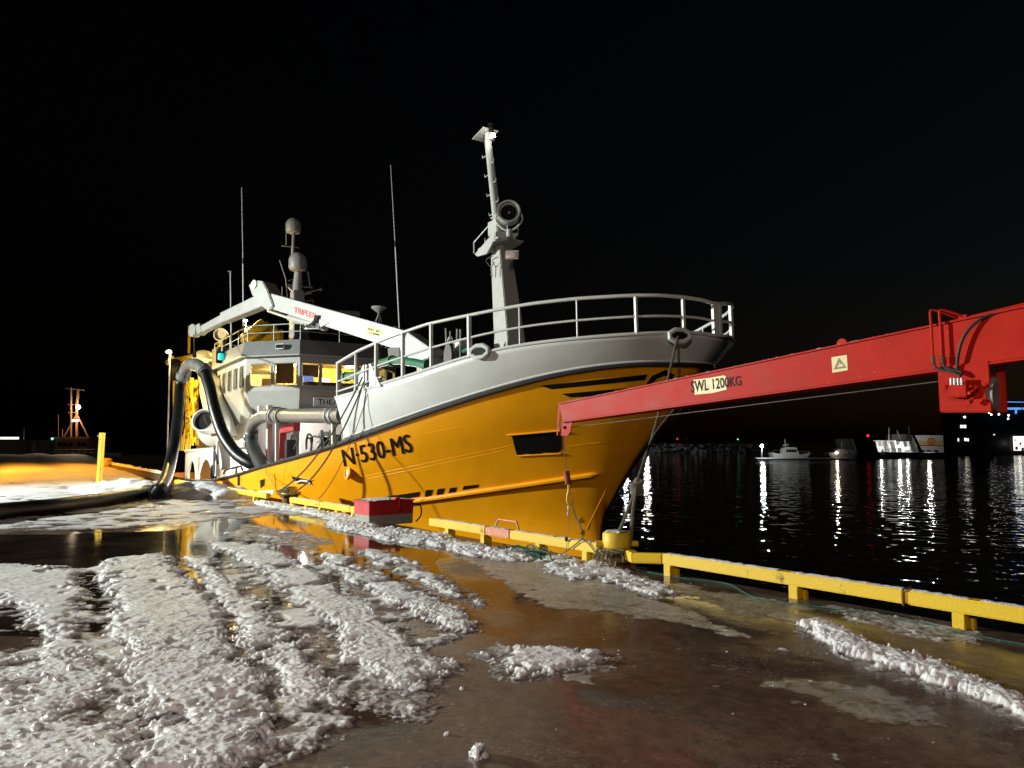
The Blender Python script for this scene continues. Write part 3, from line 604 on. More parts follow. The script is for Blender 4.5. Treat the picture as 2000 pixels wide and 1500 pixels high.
P(MB().ball(c + Vector((.03, -.03, -.02)), .10, (.8, .3, 1)), 'hawse_pipe', 'rail_white', hull, smooth=True)
# mooring recess at the hull side, its shaded hollow painted as a flat black patch
rc = [(536, 922), (566, 925), (610, 938), (606, 948), (570, 938), (538, 932)]
poly_paint('mooring_recess_shade', [(568, 926), (590, 932), (611, 937), (608, 946), (586, 944), (572, 936)], 'black_paint_and_shade', **hp)
P(MB().tube(on_hull([(536, 924), (570, 928), (612, 937)], .02), .02, 6), 'recess_edge', 'hull_yellow', hull)
P(MB().tube(on_hull([(536, 924), (538, 938), (540, 962)], .01), .012, 6), 'recess_edge', 'hull_yellow', hull)
P(MB().tube(on_hull([(540, 940), (575, 946), (600, 952)], .01), .012, 6), 'recess_edge', 'hull_yellow', hull)
P(MB().tube(on_hull([(580, 942), (590, 938), (602, 939), (608, 944)], .03), .03, 8), 'recess_hose', 'rail_white', hull, smooth=True)
poly_paint('hull_stripe', [(464, 930), (469, 928.5), (469, 948), (464, 949)], 'black_paint_and_shade', **hp)

# bow railing
railing = MB()
RTOP = [(658, 710), (700, 685), (760, 659), (835, 633), (915, 616), (970, 605), (1040, 593), (1125, 583.5), (1240, 577), (1290, 577), (1333, 580), (1372, 586), (1400, 594), (1414, 601)]
rt = [shell_hit(x, y, TPAR) for x, y in RTOP]; rtab = [(p.x, p.z) for p in rt]
Xend = rt[0].x
def rp(u, s, t):
    X = Xend + (19.07 - Xend) * u; zt = interp(X, rtab); zb = interp(X, ZT); return Vector((X, s * half(X, TPAR), zb + (zt - zb) * t))
railo = P(MB().tube(ring(lambda u, s: rp(u, s, 1), 70), .036, 10), 'bow_railing', 'rail_white', smooth=True)
P(MB().tube(ring(lambda u, s: rp(u, s, .45), 70), .024), 'mid_rail', 'rail_white', railo, smooth=True)
P(MB().tube([rp(u, -1, .16) for u in [i * .0125 for i in range(19)]], .024), 'low_rail', 'rail_white', railo, smooth=True)
for px, wd in [(660, .055), (695, .05), (735, .07), (787, .07), (842, .06), (916, .07), (1014, .022), (1126, .022), (1241, .05), (1333, .06), (1393, .06), (1425, .055)]:
    pt = shell_hit(px, interp(px, [(a, b) for a, b in RTOP]), TPAR) if px < 1415 else Vector((19.07, 0, interp(19.1, rtab)))
    zb = interp(pt.x, ZT) - .02
    for s in ((-1, 1) if px < 1415 else (-1,)):
        P(MB().bar((pt.x, s * abs(pt.y), zb), (pt.x, s * abs(pt.y), pt.z), wd, wd, up=(1, 0, 0)), 'stanchion', 'rail_white', railo)
# fairleads
def fairlead(px, py, w_, h_):
    c = shell_hit(px, py, TPAR) + Vector((0, -.04, -.03)); t = (shell_hit(px + 12, py, TPAR) - shell_hit(px - 12, py, TPAR)); t.z = 0; t.normalize(); pts = []
    for i in range(8): a = (i + .5) * math.pi / 4; pts.append(c + t * (w_ * .54 * math.cos(a) * (1 if abs(math.cos(a)) > .5 else 1)) + Vector((0, 0, h_ * .54 * math.sin(a))))
    pts = pts + pts[:2]; o = P(MB().tube(pts, .05, 8), 'fairlead', 'rail_white', smooth=True)
    P(MB().prism([c + (p - c) * .85 for p in pts[:8]], t.cross(Vector((0, 0, 1))) * .02), 'fairlead_mouth_shade', 'letter_black', o); return c  # black disc paints the dark hole inside the fairlead ring
FL1 = fairlead(940, 684, .42, .24); FL2 = fairlead(1330, 653, .36, .22)
br = shell_hit(716, 757, TPAR)                                     # raised roller bracket on the aft end of the bulwark
tv = Vector((1, .12, 0)).normalized()
for a in (-1, 1):
    o = P(MB().prism([br + tv * (a * .12) + Vector((0, 0, .55)), br + tv * (a * .17) + Vector((0, 0, .55)), br + tv * (a * .62) + Vector((0, 0, -.02)), br + tv * (a * .12) + Vector((0, 0, -.02))], (0, .12, 0)), 'roller_bracket', 'rail_white')
    P(MB().tube([br + tv * (a * .08) + Vector((0, .05, -.05)), br + tv * (a * .08) + Vector((0, .05, .55))], .035, 10), 'roller', 'steel', o, smooth=True)

# foremast with platform and searchlight
mb0 = sp(998, 700, 1, 0); mtop = sp(979, 494, 1, 0)
fm = P(MB().bar(mb0 - (mtop - mb0) * .5, mtop, .84, .68, .46, .40, up=(0, 1, 0)), 'foremast', 'mast_grey', bevel=.02)
pole0 = sp(980, 505, 1, 0); pole1 = sp(953.5, 280, 1, 0)
P(MB().tube([pole0, pole0.lerp(pole1, .5), pole1], [.155, .12, .10], 14), 'mast_pole', 'mast_grey', fm, smooth=True)
for i in range(8):
    t = .30 + i * .085; p = pole0.lerp(pole1, t); s = -1 if i % 2 else 1; r_ = .13
    P(MB().tube([p + Vector((s * r_ * .7, -.05, 0)), p + Vector((s * (r_ + .12), -.07, -.02)), p + Vector((s * (r_ + .14), -.07, .06))], .012, 6), 'climbing_rung', 'mast_grey', fm)
tp = sp(951, 265, 1, 0)
P(MB().add([tp + Vector(q) for q in ((-.38, -.25, -.03), (.20, -.25, .10), (.20, .25, .10), (-.38, .25, -.03), (-.38, -.25, .0), (.20, -.25, .13), (.20, .25, .13), (-.38, .25, .0))], [(3, 2, 1, 0), (4, 5, 6, 7), (0, 1, 5, 4), (1, 2, 6, 5), (2, 3, 7, 6), (3, 0, 4, 7)]), 'mast_cap', 'mast_grey', fm)
P(MB().bar(pole1, tp + Vector((.08, 0, .05)), .14, .14), 'cap_bracket', 'mast_grey', fm)
ml = sp(963, 267, 1, -.12)
lh = P(MB().lathe([(.05, -.12), (.09, -.08), (.09, -.05), (.05, -.05)], ml, (0, 0, 1), 12), 'masthead_lamp', 'far_grey', fm)
P(MB().ball(ml + Vector((.03, -.03, .02)), .075), 'lamp_glass', 'bulb', lh, smooth=True)
lamp('masthead_light', ml + Vector((.12, -.22, -.02)), 14, (1, .95, .85), .06, ship)
P(MB().lathe([(.05, 0), (.07, .03), (.07, .14), (.04, .2), (.09, .2), (.09, .23)], sp(959, 258, 1, 0), (0, 0, 1), 12), 'black_lantern', 'black_paint_and_shade', fm)
pf = sp(978, 488, 1, 0)                                            # platform with raised wings
Q = lambda x, y, z: pf + Vector((x * .72, y * .72, z * .85))
P(MB().prism([Q(-.75, -.55, .05), Q(.65, -.55, .18), Q(.65, .6, .18), Q(-.75, .6, .05)], (0, 0, .05)), 'platform', 'mast_grey', fm)
P(MB().prism([Q(-.95, -.58, -.03), Q(.45, -.58, .42), Q(.45, -.58, .18), Q(-.1, -.58, -.18), Q(-.75, -.58, -.14)], (0, .05, 0)), 'platform_wing', 'mast_grey', fm)
P(MB().prism([Q(.45, -.58, .42), Q(.85, .1, .38), Q(.75, .1, .18), Q(.40, -.58, .12)], (.05, .02, 0)), 'platform_wing', 'mast_grey', fm)
for a, b in [((-.95, -.6, 0), (-.95, -.6, .36)), ((-.62, -.3, .1), (-.62, -.3, .48)), ((.75, -.2, .3), (.8, -.2, .85)), ((.85, .2, .3), (.9, .2, .85))]:
    P(MB().tube([Q(*a), Q(*b)], .022, 6), 'platform_post', 'mast_grey', fm)
P(MB().tube([Q(-.95, -.6, .36), Q(-.05, -.45, .78), Q(.1, -.4, .85)], .022, 6), 'platform_rail', 'mast_grey', fm)
P(MB().tube([Q(.1, -.5, .95), Q(.8, -.2, .85), Q(.9, .2, .85)], .022, 6), 'platform_rail', 'mast_grey', fm)
P(MB().box(Q(.22, -.25, .62), (.46, .38, .40)), 'equipment_box', 'mast_grey', fm, bevel=.02)
fl = sp(1000, 498, 1, -.35); o = P(MB().box(fl, (.10, .34, .22), (Vector((.8, -.6, -.1)).normalized(), Vector((.6, .8, 0)), Vector((.1, 0, 1)))), 'floodlight', 'rail_white', fm, bevel=.01)
P(MB().box(fl + Vector((.8, -.6, -.1)).normalized() * .056, (.01, .28, .16), (Vector((.8, -.6, -.1)).normalized(), Vector((.6, .8, 0)), Vector((.1, 0, 1)))), 'floodlight_glass', 'lens', o)
P(MB().tube(curve([sp(966, 512, 1, -.35), sp(958, 520, 1, -.35), sp(950, 508, 1, -.35), sp(962, 500, 1, -.35)]), .015, 6), 'cable_loop', 'rubber', fm)
P(MB().tube(curve([sp(961, 540, 1, -.42), sp(960, 522, 1, -.42), sp(965, 518, 1, -.42), sp(968, 524, 1, -.42), sp(967, 542, 1, -.42)]), .018, 6), 'grab_handle', 'mast_grey', fm)
sl = sp(994, 418, 1, -.2); dr = Vector((.80, -.58, .12)).normalized()
so_ = P(MB().lathe([(.10, -.30), (.24, -.22), (.29, -.12), (.29, .16), (.31, .17), (.31, .20), (.27, .20), (.26, .12), (.05, .02)], sl, dr, 24), 'searchlight', 'mast_grey', fm, smooth=True)
P(MB().lathe([(.25, .10), (.2, .02), (.1, -.04), (.01, -.05)], sl, dr, 20), 'searchlight_reflector', 'lens', so_, smooth=True)
P(MB().ball(sl + dr * .08, .045), 'searchlight_bulb', 'steel', so_, smooth=True)
sdv = dr.cross(Vector((0, 0, 1))).normalized()
P(MB().tube(curve([sl + sdv * .33, sl + sdv * .34 - Vector((0, 0, .2)), sl + sdv * .12 - Vector((0, 0, .42)), sl - sdv * .12 - Vector((0, 0, .42)), sl - sdv * .34 - Vector((0, 0, .2)), sl - sdv * .33]), .028, 8), 'searchlight_yoke', 'rail_white', so_, smooth=True)
P(MB().tube([sl - Vector((0, 0, .42)), sl - Vector((0, 0, .62))], .07, 10), 'searchlight_foot', 'mast_grey', so_)

# foredeck gear seen through the railing: winch, green pipe
wn = sp(895, 690, 1, -1.2)
wo = P(MB().lathe([(.34, -.3), (.34, -.26), (.16, -.26), (.16, .26), (.34, .26), (.34, .3)], wn + Vector((0, 0, -.1)), (.2, 1, 0), 18), 'deck_winch', 'far_grey', smooth=True)
rnd = random.Random(4)
for i in range(9):
    a = wn + Vector((rnd.uniform(-.5, .5), rnd.uniform(-.2, .2), -.2)); P(MB().tube([a, a + Vector((rnd.uniform(-.1, .1), 0, rnd.uniform(.4, .95)))], .022, 6), 'control_lever', 'galv', wo)
P(MB().box(wn + Vector((-.05, .1, .12)), (.34, .25, .5)), 'gear_housing', 'galv', wo, bevel=.03)
P(MB().tube(curve([wn + Vector((-.6, 0, -.3)), wn + Vector((-.62, 0, .3)), wn + Vector((-.4, 0, .5)), wn + Vector((-.2, 0, .25))]), .02, 6), 'winch_guard', 'rail_white', wo)
gp = [sp(x, y, 1, -2.4) for x, y in [(676, 736), (705, 729), (735, 713), (765, 705), (800, 707), (835, 714)]]
o = P(MB().tube(curve(gp, 6), .11, 12), 'green_pipe', 'deck_green', smooth=True)
for i in (0, 3, 5): P(MB().tube([gp[i] - Vector((.07, 0, 0)), gp[i] + Vector((.07, 0, 0))], .15, 12), 'pipe_flange', 'deck_green', o)
o = P(MB().tube([sp(905, 686, 1, -2.4), sp(930, 676, 1, -2.4)], .05, 8), 'green_pipe', 'deck_green')

# wheelhouse
WO = [(0, -1.6), (-1.6, -3.2), (-7, -3.2), (-7, 3.2), (-1.6, 3.2), (0, 1.6)]
WB = [(-.25, -1.55), (-1.35, -2.85), (-7, -2.85), (-7, 2.85), (-1.35, 2.85), (-.25, 1.55)]
ZB, Z1, Z2, Z3 = 2.45, 3.80, 4.68, 5.05
whouse = P(MB().add([(x, y, ZB) for x, y in WB] + [(x, y, 3.62) for x, y in WO], [(i, (i + 1) % 6, (i + 1) % 6 + 6, i + 6) for i in range(6)] + [(5, 4, 3, 2, 1, 0)]), 'wheelhouse', 'house_grey')
def wall(A, B, z0, z1, wins, th=.10):
    """wall with real window openings; returns opening centres"""
    A, B = Vector((*A, 0)), Vector((*B, 0)); Ln = (B - A).length; t = (B - A) / Ln; nrm = Vector((t.y, -t.x, 0))
    if nrm.dot(Vector(((A.x + B.x) / 2 + 3, (A.y + B.y) / 2, 0))) < 0: nrm = -nrm
    ss = sorted({0, Ln, *[w_[0] for w_ in wins], *[w_[1] for w_ in wins]}); zz = sorted({z0, z1, *[w_[2] for w_ in wins], *[w_[3] for w_ in wins]}); mb = MB()
    for a, b in zip(ss, ss[1:]):
        for c_, d_ in zip(zz, zz[1:]):
            if any(w_[0] <= a and b <= w_[1] and w_[2] <= c_ and d_ <= w_[3] for w_ in wins): continue
            q = [A + t * a + Vector((0, 0, c_)), A + t * b + Vector((0, 0, c_)), A + t * b + Vector((0, 0, d_)), A + t * a + Vector((0, 0, d_))]; mb.add(q, [(0, 1, 2, 3)])
    for w_ in wins:
        q = [A + t * w_[0] + Vector((0, 0, w_[2])), A + t * w_[1] + Vector((0, 0, w_[2])), A + t * w_[1] + Vector((0, 0, w_[3])), A + t * w_[0] + Vector((0, 0, w_[3]))]
        mb.add(q + [p - nrm * th for p in q], [(0, 1, 5, 4), (1, 2, 6, 5), (2, 3, 7, 6), (3, 0, 4, 7)])
    P(mb, 'window_wall', 'house_grey', whouse)
    for w_ in wins:
        q = [A + t * (w_[0]) + Vector((0, 0, w_[2])), A + t * w_[1] + Vector((0, 0, w_[2])), A + t * w_[1] + Vector((0, 0, w_[3])), A + t * w_[0] + Vector((0, 0, w_[3]))]
        ce = sum(q, Vector()) / 4
        qq = [ce + (p - ce) * .93 for p in q]
        fr_ = []
        for i in range(4): a, b = q[i], q[(i + 1) % 4]; dd = (b - a).normalized(); fr_ += [a + dd * .09, b - dd * .09]
        P(MB().tube([p + nrm * .006 for p in fr_ + fr_[:2]], .022, 6), 'window_frame', 'house_grey', whouse)
        P(MB().add([p - nrm * .04 for p in q], [(0, 1, 2, 3)]), 'window_pane', 'glass', whouse)
Lw = math.hypot(1.6, 1.6)
fw = [(.10, .94, Z1, Z2), (1.06, 1.60 - .04, Z1, Z2), (1.64, 2.14, Z1, Z2), (2.26, 3.10, Z1, Z2)]
fw = [(.09, .77, Z1, Z2), (.85, 1.55, Z1, Z2), (1.65, 2.35, Z1, Z2), (2.43, 3.11, Z1, Z2)]
wall((0, -1.6), (0, 1.6), 3.62, Z3, fw)
aw = [(.11, 1.03, Z1, Z2), (1.16, 2.1, Z1, Z2)]
wall((-1.6, -3.2), (0, -1.6), 3.62, Z3, [(.17, 1.08, Z1, Z2), (1.20, 2.13, Z1, Z2)])
wall((0, 1.6), (-1.6, 3.2), 3.62, Z3, aw)
sw = [(.25 + i * .92, .25 + i * .92 + .66, Z1, Z2) for i in range(5)]
wall((-1.6, -3.2), (-7, -3.2), 3.62, Z3, sw); wall((-1.6, 3.2), (-7, 3.2), 3.62, Z3, sw)
P(MB().add([(-7, -3.2, 3.62), (-7, 3.2, 3.62), (-7, 3.2, Z3), (-7, -3.2, Z3)], [(0, 1, 2, 3)]), 'back_wall', 'ship_white', whouse)
P(MB().prism([(x * .995 - .03, y * .985, 3.45) for x, y in WO], (0, 0, .03)), 'cabin_floor', 'wall_in', whouse)
P(MB().prism([(x * .995 - .03, y * .985, 5.0) for x, y in WO], (0, 0, .03)), 'cabin_ceiling', 'wall_in', whouse)
P(MB().box((-3.4, .5, 4.2), (.08, 3.2, 1.55)), 'cabin_bulkhead', 'wall_in', whouse)
P(MB().box((-.75, .3, 3.75), (.55, 2.9, .5)), 'console', 'curtain_dark', whouse)
P(MB().box((-.9, -.95, 4.12), (.06, .42, .28)), 'monitor', 'screen', whouse)
P(MB().box((-1.0, -.25, 4.1), (.06, .42, .26)), 'monitor', 'lit_window', whouse)
P(MB().box((-1.5, -1.7, 4.45), (.05, .7, .9)), 'curtain', 'curtain_dark', whouse)
P(MB().box((-1.55, -.6, 4.55), (.05, .9, .5)), 'curtain', 'curtain_dark', whouse)
P(MB().box((-2.2, -2.2, 3.85), (.6, .6, .7)), 'chart_table', 'wall_in', whouse)
for q in [(-2.3, -1.2, 4.85), (-1.9, 1.2, 4.85), (-5, -1, 4.85)]:
    P(MB().box(q, (.35, .35, .06)), 'cabin_lamp', 'bulb_soft', whouse); lamp('cabin_light', Vector(q) - Vector((0, 0, .12)), 260, (1, .74, .22), .12, ship)
# brow and roof
def grow(O, d): return [(x + (d if i in (0, 5) else d * .4 if i in (1, 4) else 0), y + (-d * .42 if i == 0 else d * .42 if i == 5 else -d if y < 0 else d)) for i, (x, y) in enumerate(O)]
B0, B1, B2 = grow(WO, .16), grow(WO, .22), grow(WO, .05)
brow = P(MB().add([(x, y, 4.93) for x, y in B0] + [(x, y, 4.99) for x, y in B1] + [(x, y, 5.56) for x, y in B2], [(5, 4, 3, 2, 1, 0)] + [(i, (i + 1) % 6, (i + 1) % 6 + 6, i + 6) for i in range(6)] + [(i + 6, (i + 1) % 6 + 6, (i + 1) % 6 + 12, i + 12) for i in range(6)] + [tuple(range(12, 18))]), 'brow', 'brow_grey', whouse)
P(MB().tube([Vector((*p, 4.96)) for p in B1 + B1[:1]], .035, 6), 'drip_edge', 'house_grey', whouse)
b1 = sp(550, 678, 0, -.45); P(MB().box(b1 + Vector((.14, -.1, 0)), (.12, .34, .2), (Vector((.7, -.7, 0)), Vector((.7, .7, 0)), Vector((0, 0, 1)))), 'brow_floodlight', 'rail_white', whouse, bevel=.01)
P(MB().box(b1 + Vector((.19, -.15, 0)), (.03, .28, .14), (Vector((.7, -.7, 0)), Vector((.7, .7, 0)), Vector((0, 0, 1)))), 'floodlight_glass', 'lens', whouse)
nb = P(MB().box((.06, .02, 3.17), (.03, 2.2, .36)), 'name_board', 'sign_white', whouse, bevel=.005)
vs, fs = text2d('THEA MARIE', .01); P(MB().add([Vector((.080, -.9 + 1.8 * u, 3.07 + .21 * v)) for u, v in vs], fs), 'name_lettering', 'letter_black', nb)
P(MB().box((-.6, 0, 2.85), (.9, 2.6, .8)), 'front_casing', 'house_grey', whouse)
rr_ = P(MB().tube([Vector((x, y, 6.2)) for x, y in grow(WO, -.05) + grow(WO, -.05)[:1]], .025, 6), 'roof_railing', 'galv', whouse)
rr2 = P(MB().tube([Vector((x, y, 5.9)) for x, y in grow(WO, -.05) + grow(WO, -.05)[:1]], .018, 6), 'roof_railing', 'galv', whouse)
GO = grow(WO, -.05)
for i in range(6):
    a, b = Vector((*GO[i], 0)), Vector((*GO[(i + 1) % 6], 0)); k = max(1, round((b - a).length / 1.4))
    for j in range(k): q = a.lerp(b, j / k); P(MB().tube([q + Vector((0, 0, 5.5)), q + Vector((0, 0, 6.2))], .02, 6), 'roof_stanchion', 'galv', whouse)
gl = sp(432, 697, 1, -3.45); o = P(MB().box(gl + Vector((-.15, 0, 0)), (.04, .35, .5)), 'sidelight_screen', 'black_paint_and_shade'); P(MB().lathe([(.10, -.14), (.12, -.1), (.12, .1), (.10, .14)], gl + Vector((.05, -.02, 0)), (0, 0, 1), 12), 'green_sidelight', 'bulb_green', o, smooth=True)
lamp('sidelight', gl + Vector((.3, -.25, 0)), 3, (.0, .9, .7), .08, ship)
o = P(MB().lathe([(.05, -.3), (.2, -.26), (.27, -.1), (.27, .14), (.30, .15), (.30, .19), (.26, .19), (.22, .1)], sp(433, 655, 1, -3.0), (.8, -.58, .1), 20), 'searchlight', 'mast_grey', smooth=True); p_ = sp(436, 662, 1, -3.0)
P(MB().tube([p_, p_ - Vector((0, 0, .35))], .12, 10), 'searchlight_foot', 'far_grey', o); P(MB().box(p_ - Vector((.1, 0, .75)), (.9, .7, .7)), 'searchlight_base', 'far_grey', o, bevel=.05)

# radar mast with two domes, whips
xm = -3.5; q = lambda x, y: sp(x, y, 0, xm)
rmast = P(MB().bar(q(585, 700), q(580, 568), .75, .8, .45, .45, up=(1, 0, 0)), 'radar_mast', 'mast_grey', bevel=.03)
P(MB().tube([q(580, 570), q(583, 525)], [.22, .15], 12), 'mast_neck', 'mast_grey', rmast, smooth=True)
P(MB().tube([q(572, 520), q(573, 455)], [.10, .06], 10), 'mast_tube', 'mast_grey', rmast, smooth=True)
def dome(px, py, rpx, x):
    c = sp(px, py, 0, x); r = rpx * ((SM @ c) - CAM).dot(FW) / FPX
    return P(MB().lathe([(r * .25, -r * 1.15), (r * .85, -r * 1.05), (r, -r * .75), (r, 0)] + [(r * math.cos(a), r * math.sin(a)) for a in [i * math.pi / 16 for i in range(1, 8)]] + [(.01, r)], c, (0, 0, 1), 24), 'radome', 'dome', rmast, smooth=True)
dome(582, 510, 17.5, xm + .35); dome(573, 440, 14.5, xm)
def bar2(pts, r, name='aerial', m='mast_grey', x=xm, par=rmast): return P(MB().tube([sp(a, b, 0, x) for a, b in pts], r, 6), name, m, par)
bar2([(551, 480), (584, 484)], .03, 'yardarm'); bar2([(562, 590), (558, 545), (546, 508)], .018); bar2([(601, 530), (606, 560)], .018); bar2([(560, 556), (610, 562)], .03, 'yardarm'); bar2([(596, 572), (627, 565)], .03, 'yardarm')
P(MB().ball(q(627, 565), .07), 'camera_ball', 'dome', rmast, smooth=True); bar2([(559, 452), (559, 478)], .02); bar2([(551, 590), (551, 560)], .015); bar2([(563, 548), (575, 545), (592, 552), (590, 545)], .015, 'guard_hoop')
bar2([(563, 560), (582, 578), (608, 572)], .05, 'bracket'); bar2([(585, 590), (612, 586), (608, 600)], .02, 'guard_hoop')
sc_ = P(MB().bar(q(602, 610), q(702, 614), .22, .26, up=(0, 0, 1)), 'radar_scanner', 'dome', rmast, bevel=.05); P(MB().tube([q(655, 614), q(655, 640)], .12, 10), 'scanner_post', 'mast_grey', rmast)
for nm, pts, r, X in [('whip_antenna', [(476, 690), (474.5, 515)], .030, -2.6), ('whip_antenna', [(474.5, 507), (472, 366)], .018, -2.6), ('whip_antenna', [(452, 690), (450, 530)], .03, -4), ('whip_antenna', [(781, 660), (772, 482)], .030, -1.2), ('whip_antenna', [(771.5, 472), (763, 322)], .018, -1.2)]:
    P(MB().tube([sp(a, b, 0, X) for a, b in pts], r, 6), nm, 'rail_white', whouse)
for pts, X in [([(474.5, 515), (474.4, 505)], -2.6), ([(772, 482), (771.4, 471)], -1.2)]: P(MB().tube([sp(a, b, 0, X) for a, b in pts], .034, 6), 'antenna_joint', 'rubber', whouse)
P(MB().tube([sp(446, 530, 0, -4), sp(452, 530, 0, -4)], .03, 6), 'antenna_head', 'rail_white', whouse)
tri = P(MB().lathe([(.04, -.05), (.30, .16), (.34, .2), (.34, .23)], sp(740, 610, 0, -2), (0, 0, 1), 14), 'loudhailer_cone', 'mast_grey', whouse, smooth=True)
for a in (-14, 0, 12): P(MB().tube([sp(740, 611, 0, -2), sp(740 + a, 652, 0, -2)], .03, 6), 'tripod_leg', 'mast_grey', tri)
for a, b in [((428, 690), (430, 655)), ((369, 690), (370, 636))]: P(MB().tube([sp(*a, 1, -2.5), sp(*b, 1, -2.5)], .07, 8), 'stern_post', 'gear_yellow')

# lower deckhouse and bright working deck
low = P(MB().box((-6.7, 0, .9), (11.4, 5.4, 3.1)), 'lower_deckhouse', 'ship_white')
P(MB().box((-2.0, -2.72, 1.4), (.6, .04, 1.5)), 'cabin_door', 'rail_white', low)
for x, y in [(2.2, -3.7), (2.75, -3.55), (9.5, -3.4)]: P(MB().box((x, y, 1.3), (.16, .16, 3.0 if x < 9 else 2.0)), 'deck_pillar', 'ship_white')
P(MB().box((1.9, -3.1, 1.2), (.30, .30, 3.2)), 'deck_pillar', 'far_grey')
P(MB().box((.4, 0, 2.62), (3.6, 6.2, .12)), 'shelter_roof', 'ship_white'); P(MB().box((1.0, .8, 1.1), (.1, 5.4, 2.9)), 'shelter_bulkhead', 'ship_white')
rf = P(MB().bar(sp(549, 895, 1, -3.2), sp(552, 835, 1, -3.2), .22, .22, up=(1, 0, 0)), 'red_frame', 'deck_red')
P(MB().bar(sp(548, 838, 1, -3.2), sp(580, 832, 1, -3.2), .22, .30), 'red_beam', 'deck_red', rf); P(MB().bar(sp(572, 838, 1, -3.2), sp(573, 862, 1, -3.2), .06, .06, up=(1, 0, 0)), 'red_strut', 'galv', rf)
P(MB().prism([sp(553, 842, 1, -3.2), sp(566, 836, 1, -3.2), sp(580, 842, 1, -3.2), sp(580, 829, 1, -3.2), sp(548, 829, 1, -3.2)], (0, .1, 0)), 'red_gusset', 'deck_red', rf)
rl = sp(637, 863, 1, -3.0)
o = P(MB().lathe([(.36, -.14), (.36, -.11), (.14, -.11), (.14, .11), (.36, .11), (.36, .14)], rl, (.15, 1, 0), 22), 'hose_reel', 'rubber', smooth=True)
for i in range(4): a = i * math.pi / 4; P(MB().tube([rl + Vector((math.cos(a) * .34, -.17, math.sin(a) * .34)), rl - Vector((math.cos(a) * .34, .17, math.sin(a) * .34))], .02, 6), 'reel_spoke', 'galv', o)
P(MB().box(rl + Vector((.45, .1, -.1)), (.3, .3, .6)), 'reel_motor', 'galv', o, bevel=.03)
for i in range(7):
    a = sp(rnd.uniform(562, 650), rnd.uniform(868, 885), 1, -3.3); P(MB().tube(curve([a, a + Vector((rnd.uniform(-.2, .3), 0, .35)), a + Vector((rnd.uniform(.1, .6), .1, .25)), a + Vector((rnd.uniform(.2, .8), 0, -.1))]), .03, 6), 'hydraulic_hose', 'rubber', smooth=True)
P(MB().box(sp(567, 880, 1, -3.3), (.28, .3, .7)), 'valve_block', 'rubber', bevel=.03)
# suction pipe: elbow, clamp, straight, and its rubber tail
pp = [sp(x, y, 1, -3.95) for x, y in [(489, 855), (491, 838), (499, 823), (512, 815), (530, 812), (600, 812), (671, 811)]]
pipe = P(MB().tube(curve(pp, 6), .205, 18), 'suction_pipe', 'steel', smooth=True)
for x in (533, 537, 547, 551): P(MB().tube([sp(x, 813, 1, -3.95), sp(x + 2, 813, 1, -3.95)], .262, 18), 'pipe_clamp', 'galv', pipe, smooth=True)
for x in (646, 655): P(MB().tube([sp(x, 812, 1, -3.95), sp(x + 3, 812, 1, -3.95)], .235, 18), 'pipe_clamp', 'galv', pipe, smooth=True)
P(MB().bar(sp(541, 820, 1, -3.95), sp(541, 905, 1, -3.95), .1, .1, up=(1, 0, 0)), 'pipe_support', 'ship_white', pipe); P(MB().bar(sp(651, 820, 1, -3.95), sp(652, 880, 1, -3.95), .1, .1, up=(1, 0, 0)), 'pipe_support', 'ship_white', pipe)
P(MB().tube(curve([sp(x, y, 1, -3.95) for x, y in [(492, 848), (492, 866), (500, 888), (516, 915), (525, 935)]], 6), .235, 18), 'rubber_tail', 'rubber', pipe, smooth=True); P(MB().tube([sp(489, 853, 1, -3.95), sp(489.5, 857, 1, -3.95)], .25, 18), 'pipe_clamp', 'galv', pipe, smooth=True)
# stern side: arches, cowl vent, funnel leg, yellow lattice
arch = []; ax0, ax1, az0, az1 = -6.6, -1.3, -.6, 1.35
poly = [(ax0, az0), (ax0, az1), (ax1, az1), (ax1, az0), (ax1 - .35, az0)]
poly += [(-2.9 + 1.25 * math.cos(a), .1 + .95 * math.sin(a)) for a in [i * math.pi / 10 for i in range(11)]] + [(-4.15, az0), (-4.6, az0)] + [(-5.3 + .7 * math.cos(a), .2 + .8 * math.sin(a)) for a in [i * math.pi / 8 for i in range(9)]] + [(-6.0, az0)]
vv = [Vector((a, -4.35, b)) for a, b in poly]; tri_ = tessellate_polygon([vv]); am = MB().add(vv, [tuple(t) for t in tri_]); arc = P(am, 'arch_panel', 'ship_white'); s_ = arc.modifiers.new('s', 'SOLIDIFY'); s_.thickness = .08
P(MB().box((-3.95, -3.6, 1.42), (5.4, 1.6, .08)), 'gallery_deck', 'ship_white'); 
cv = sp(418, 836, 1, -4.0)
co = P(MB().ball(cv, .78, (.95, .8, .95), 24), 'cowl_vent', 'ship_white', smooth=True); cd = Vector((.75, -.6, .28)).normalized()
P(MB().lathe([(.44, .5), (.46, .98), (.40, 1.0), (.38, .83)], cv, cd, 22), 'cowl_mouth', 'ship_white', co, smooth=True); P(MB().lathe([(.375, .85), (.01, .86)], cv, cd, 22), 'cowl_throat_shade', 'lens', co)  # dark disc paints the shaded inside of the cowl
leg = [sp(408, 850, 1, -3.6), sp(440, 850, 1, -3.6), sp(417, 760, 1, -3.6), sp(400, 700, 1, -3.6), sp(384, 700, 1, -3.6), sp(388, 760, 1, -3.6)]
P(MB().prism(leg, (-.5, .6, 0)), 'funnel_casing', 'ship_white'); P(MB().lathe([(.62, -.4), (.62, 0), (.5, .32), (.25, .5), (.01, .55)], sp(397, 707, 1, -3.4), (.2, 0, 1), 18), 'funnel_top', 'dome', smooth=True)
lat = P(MB().bar(sp(364, 885, 1, -3.6), sp(366, 745, 1, -3.6), .14, .14, up=(1, 0, 0)), 'net_gantry', 'gear_yellow')
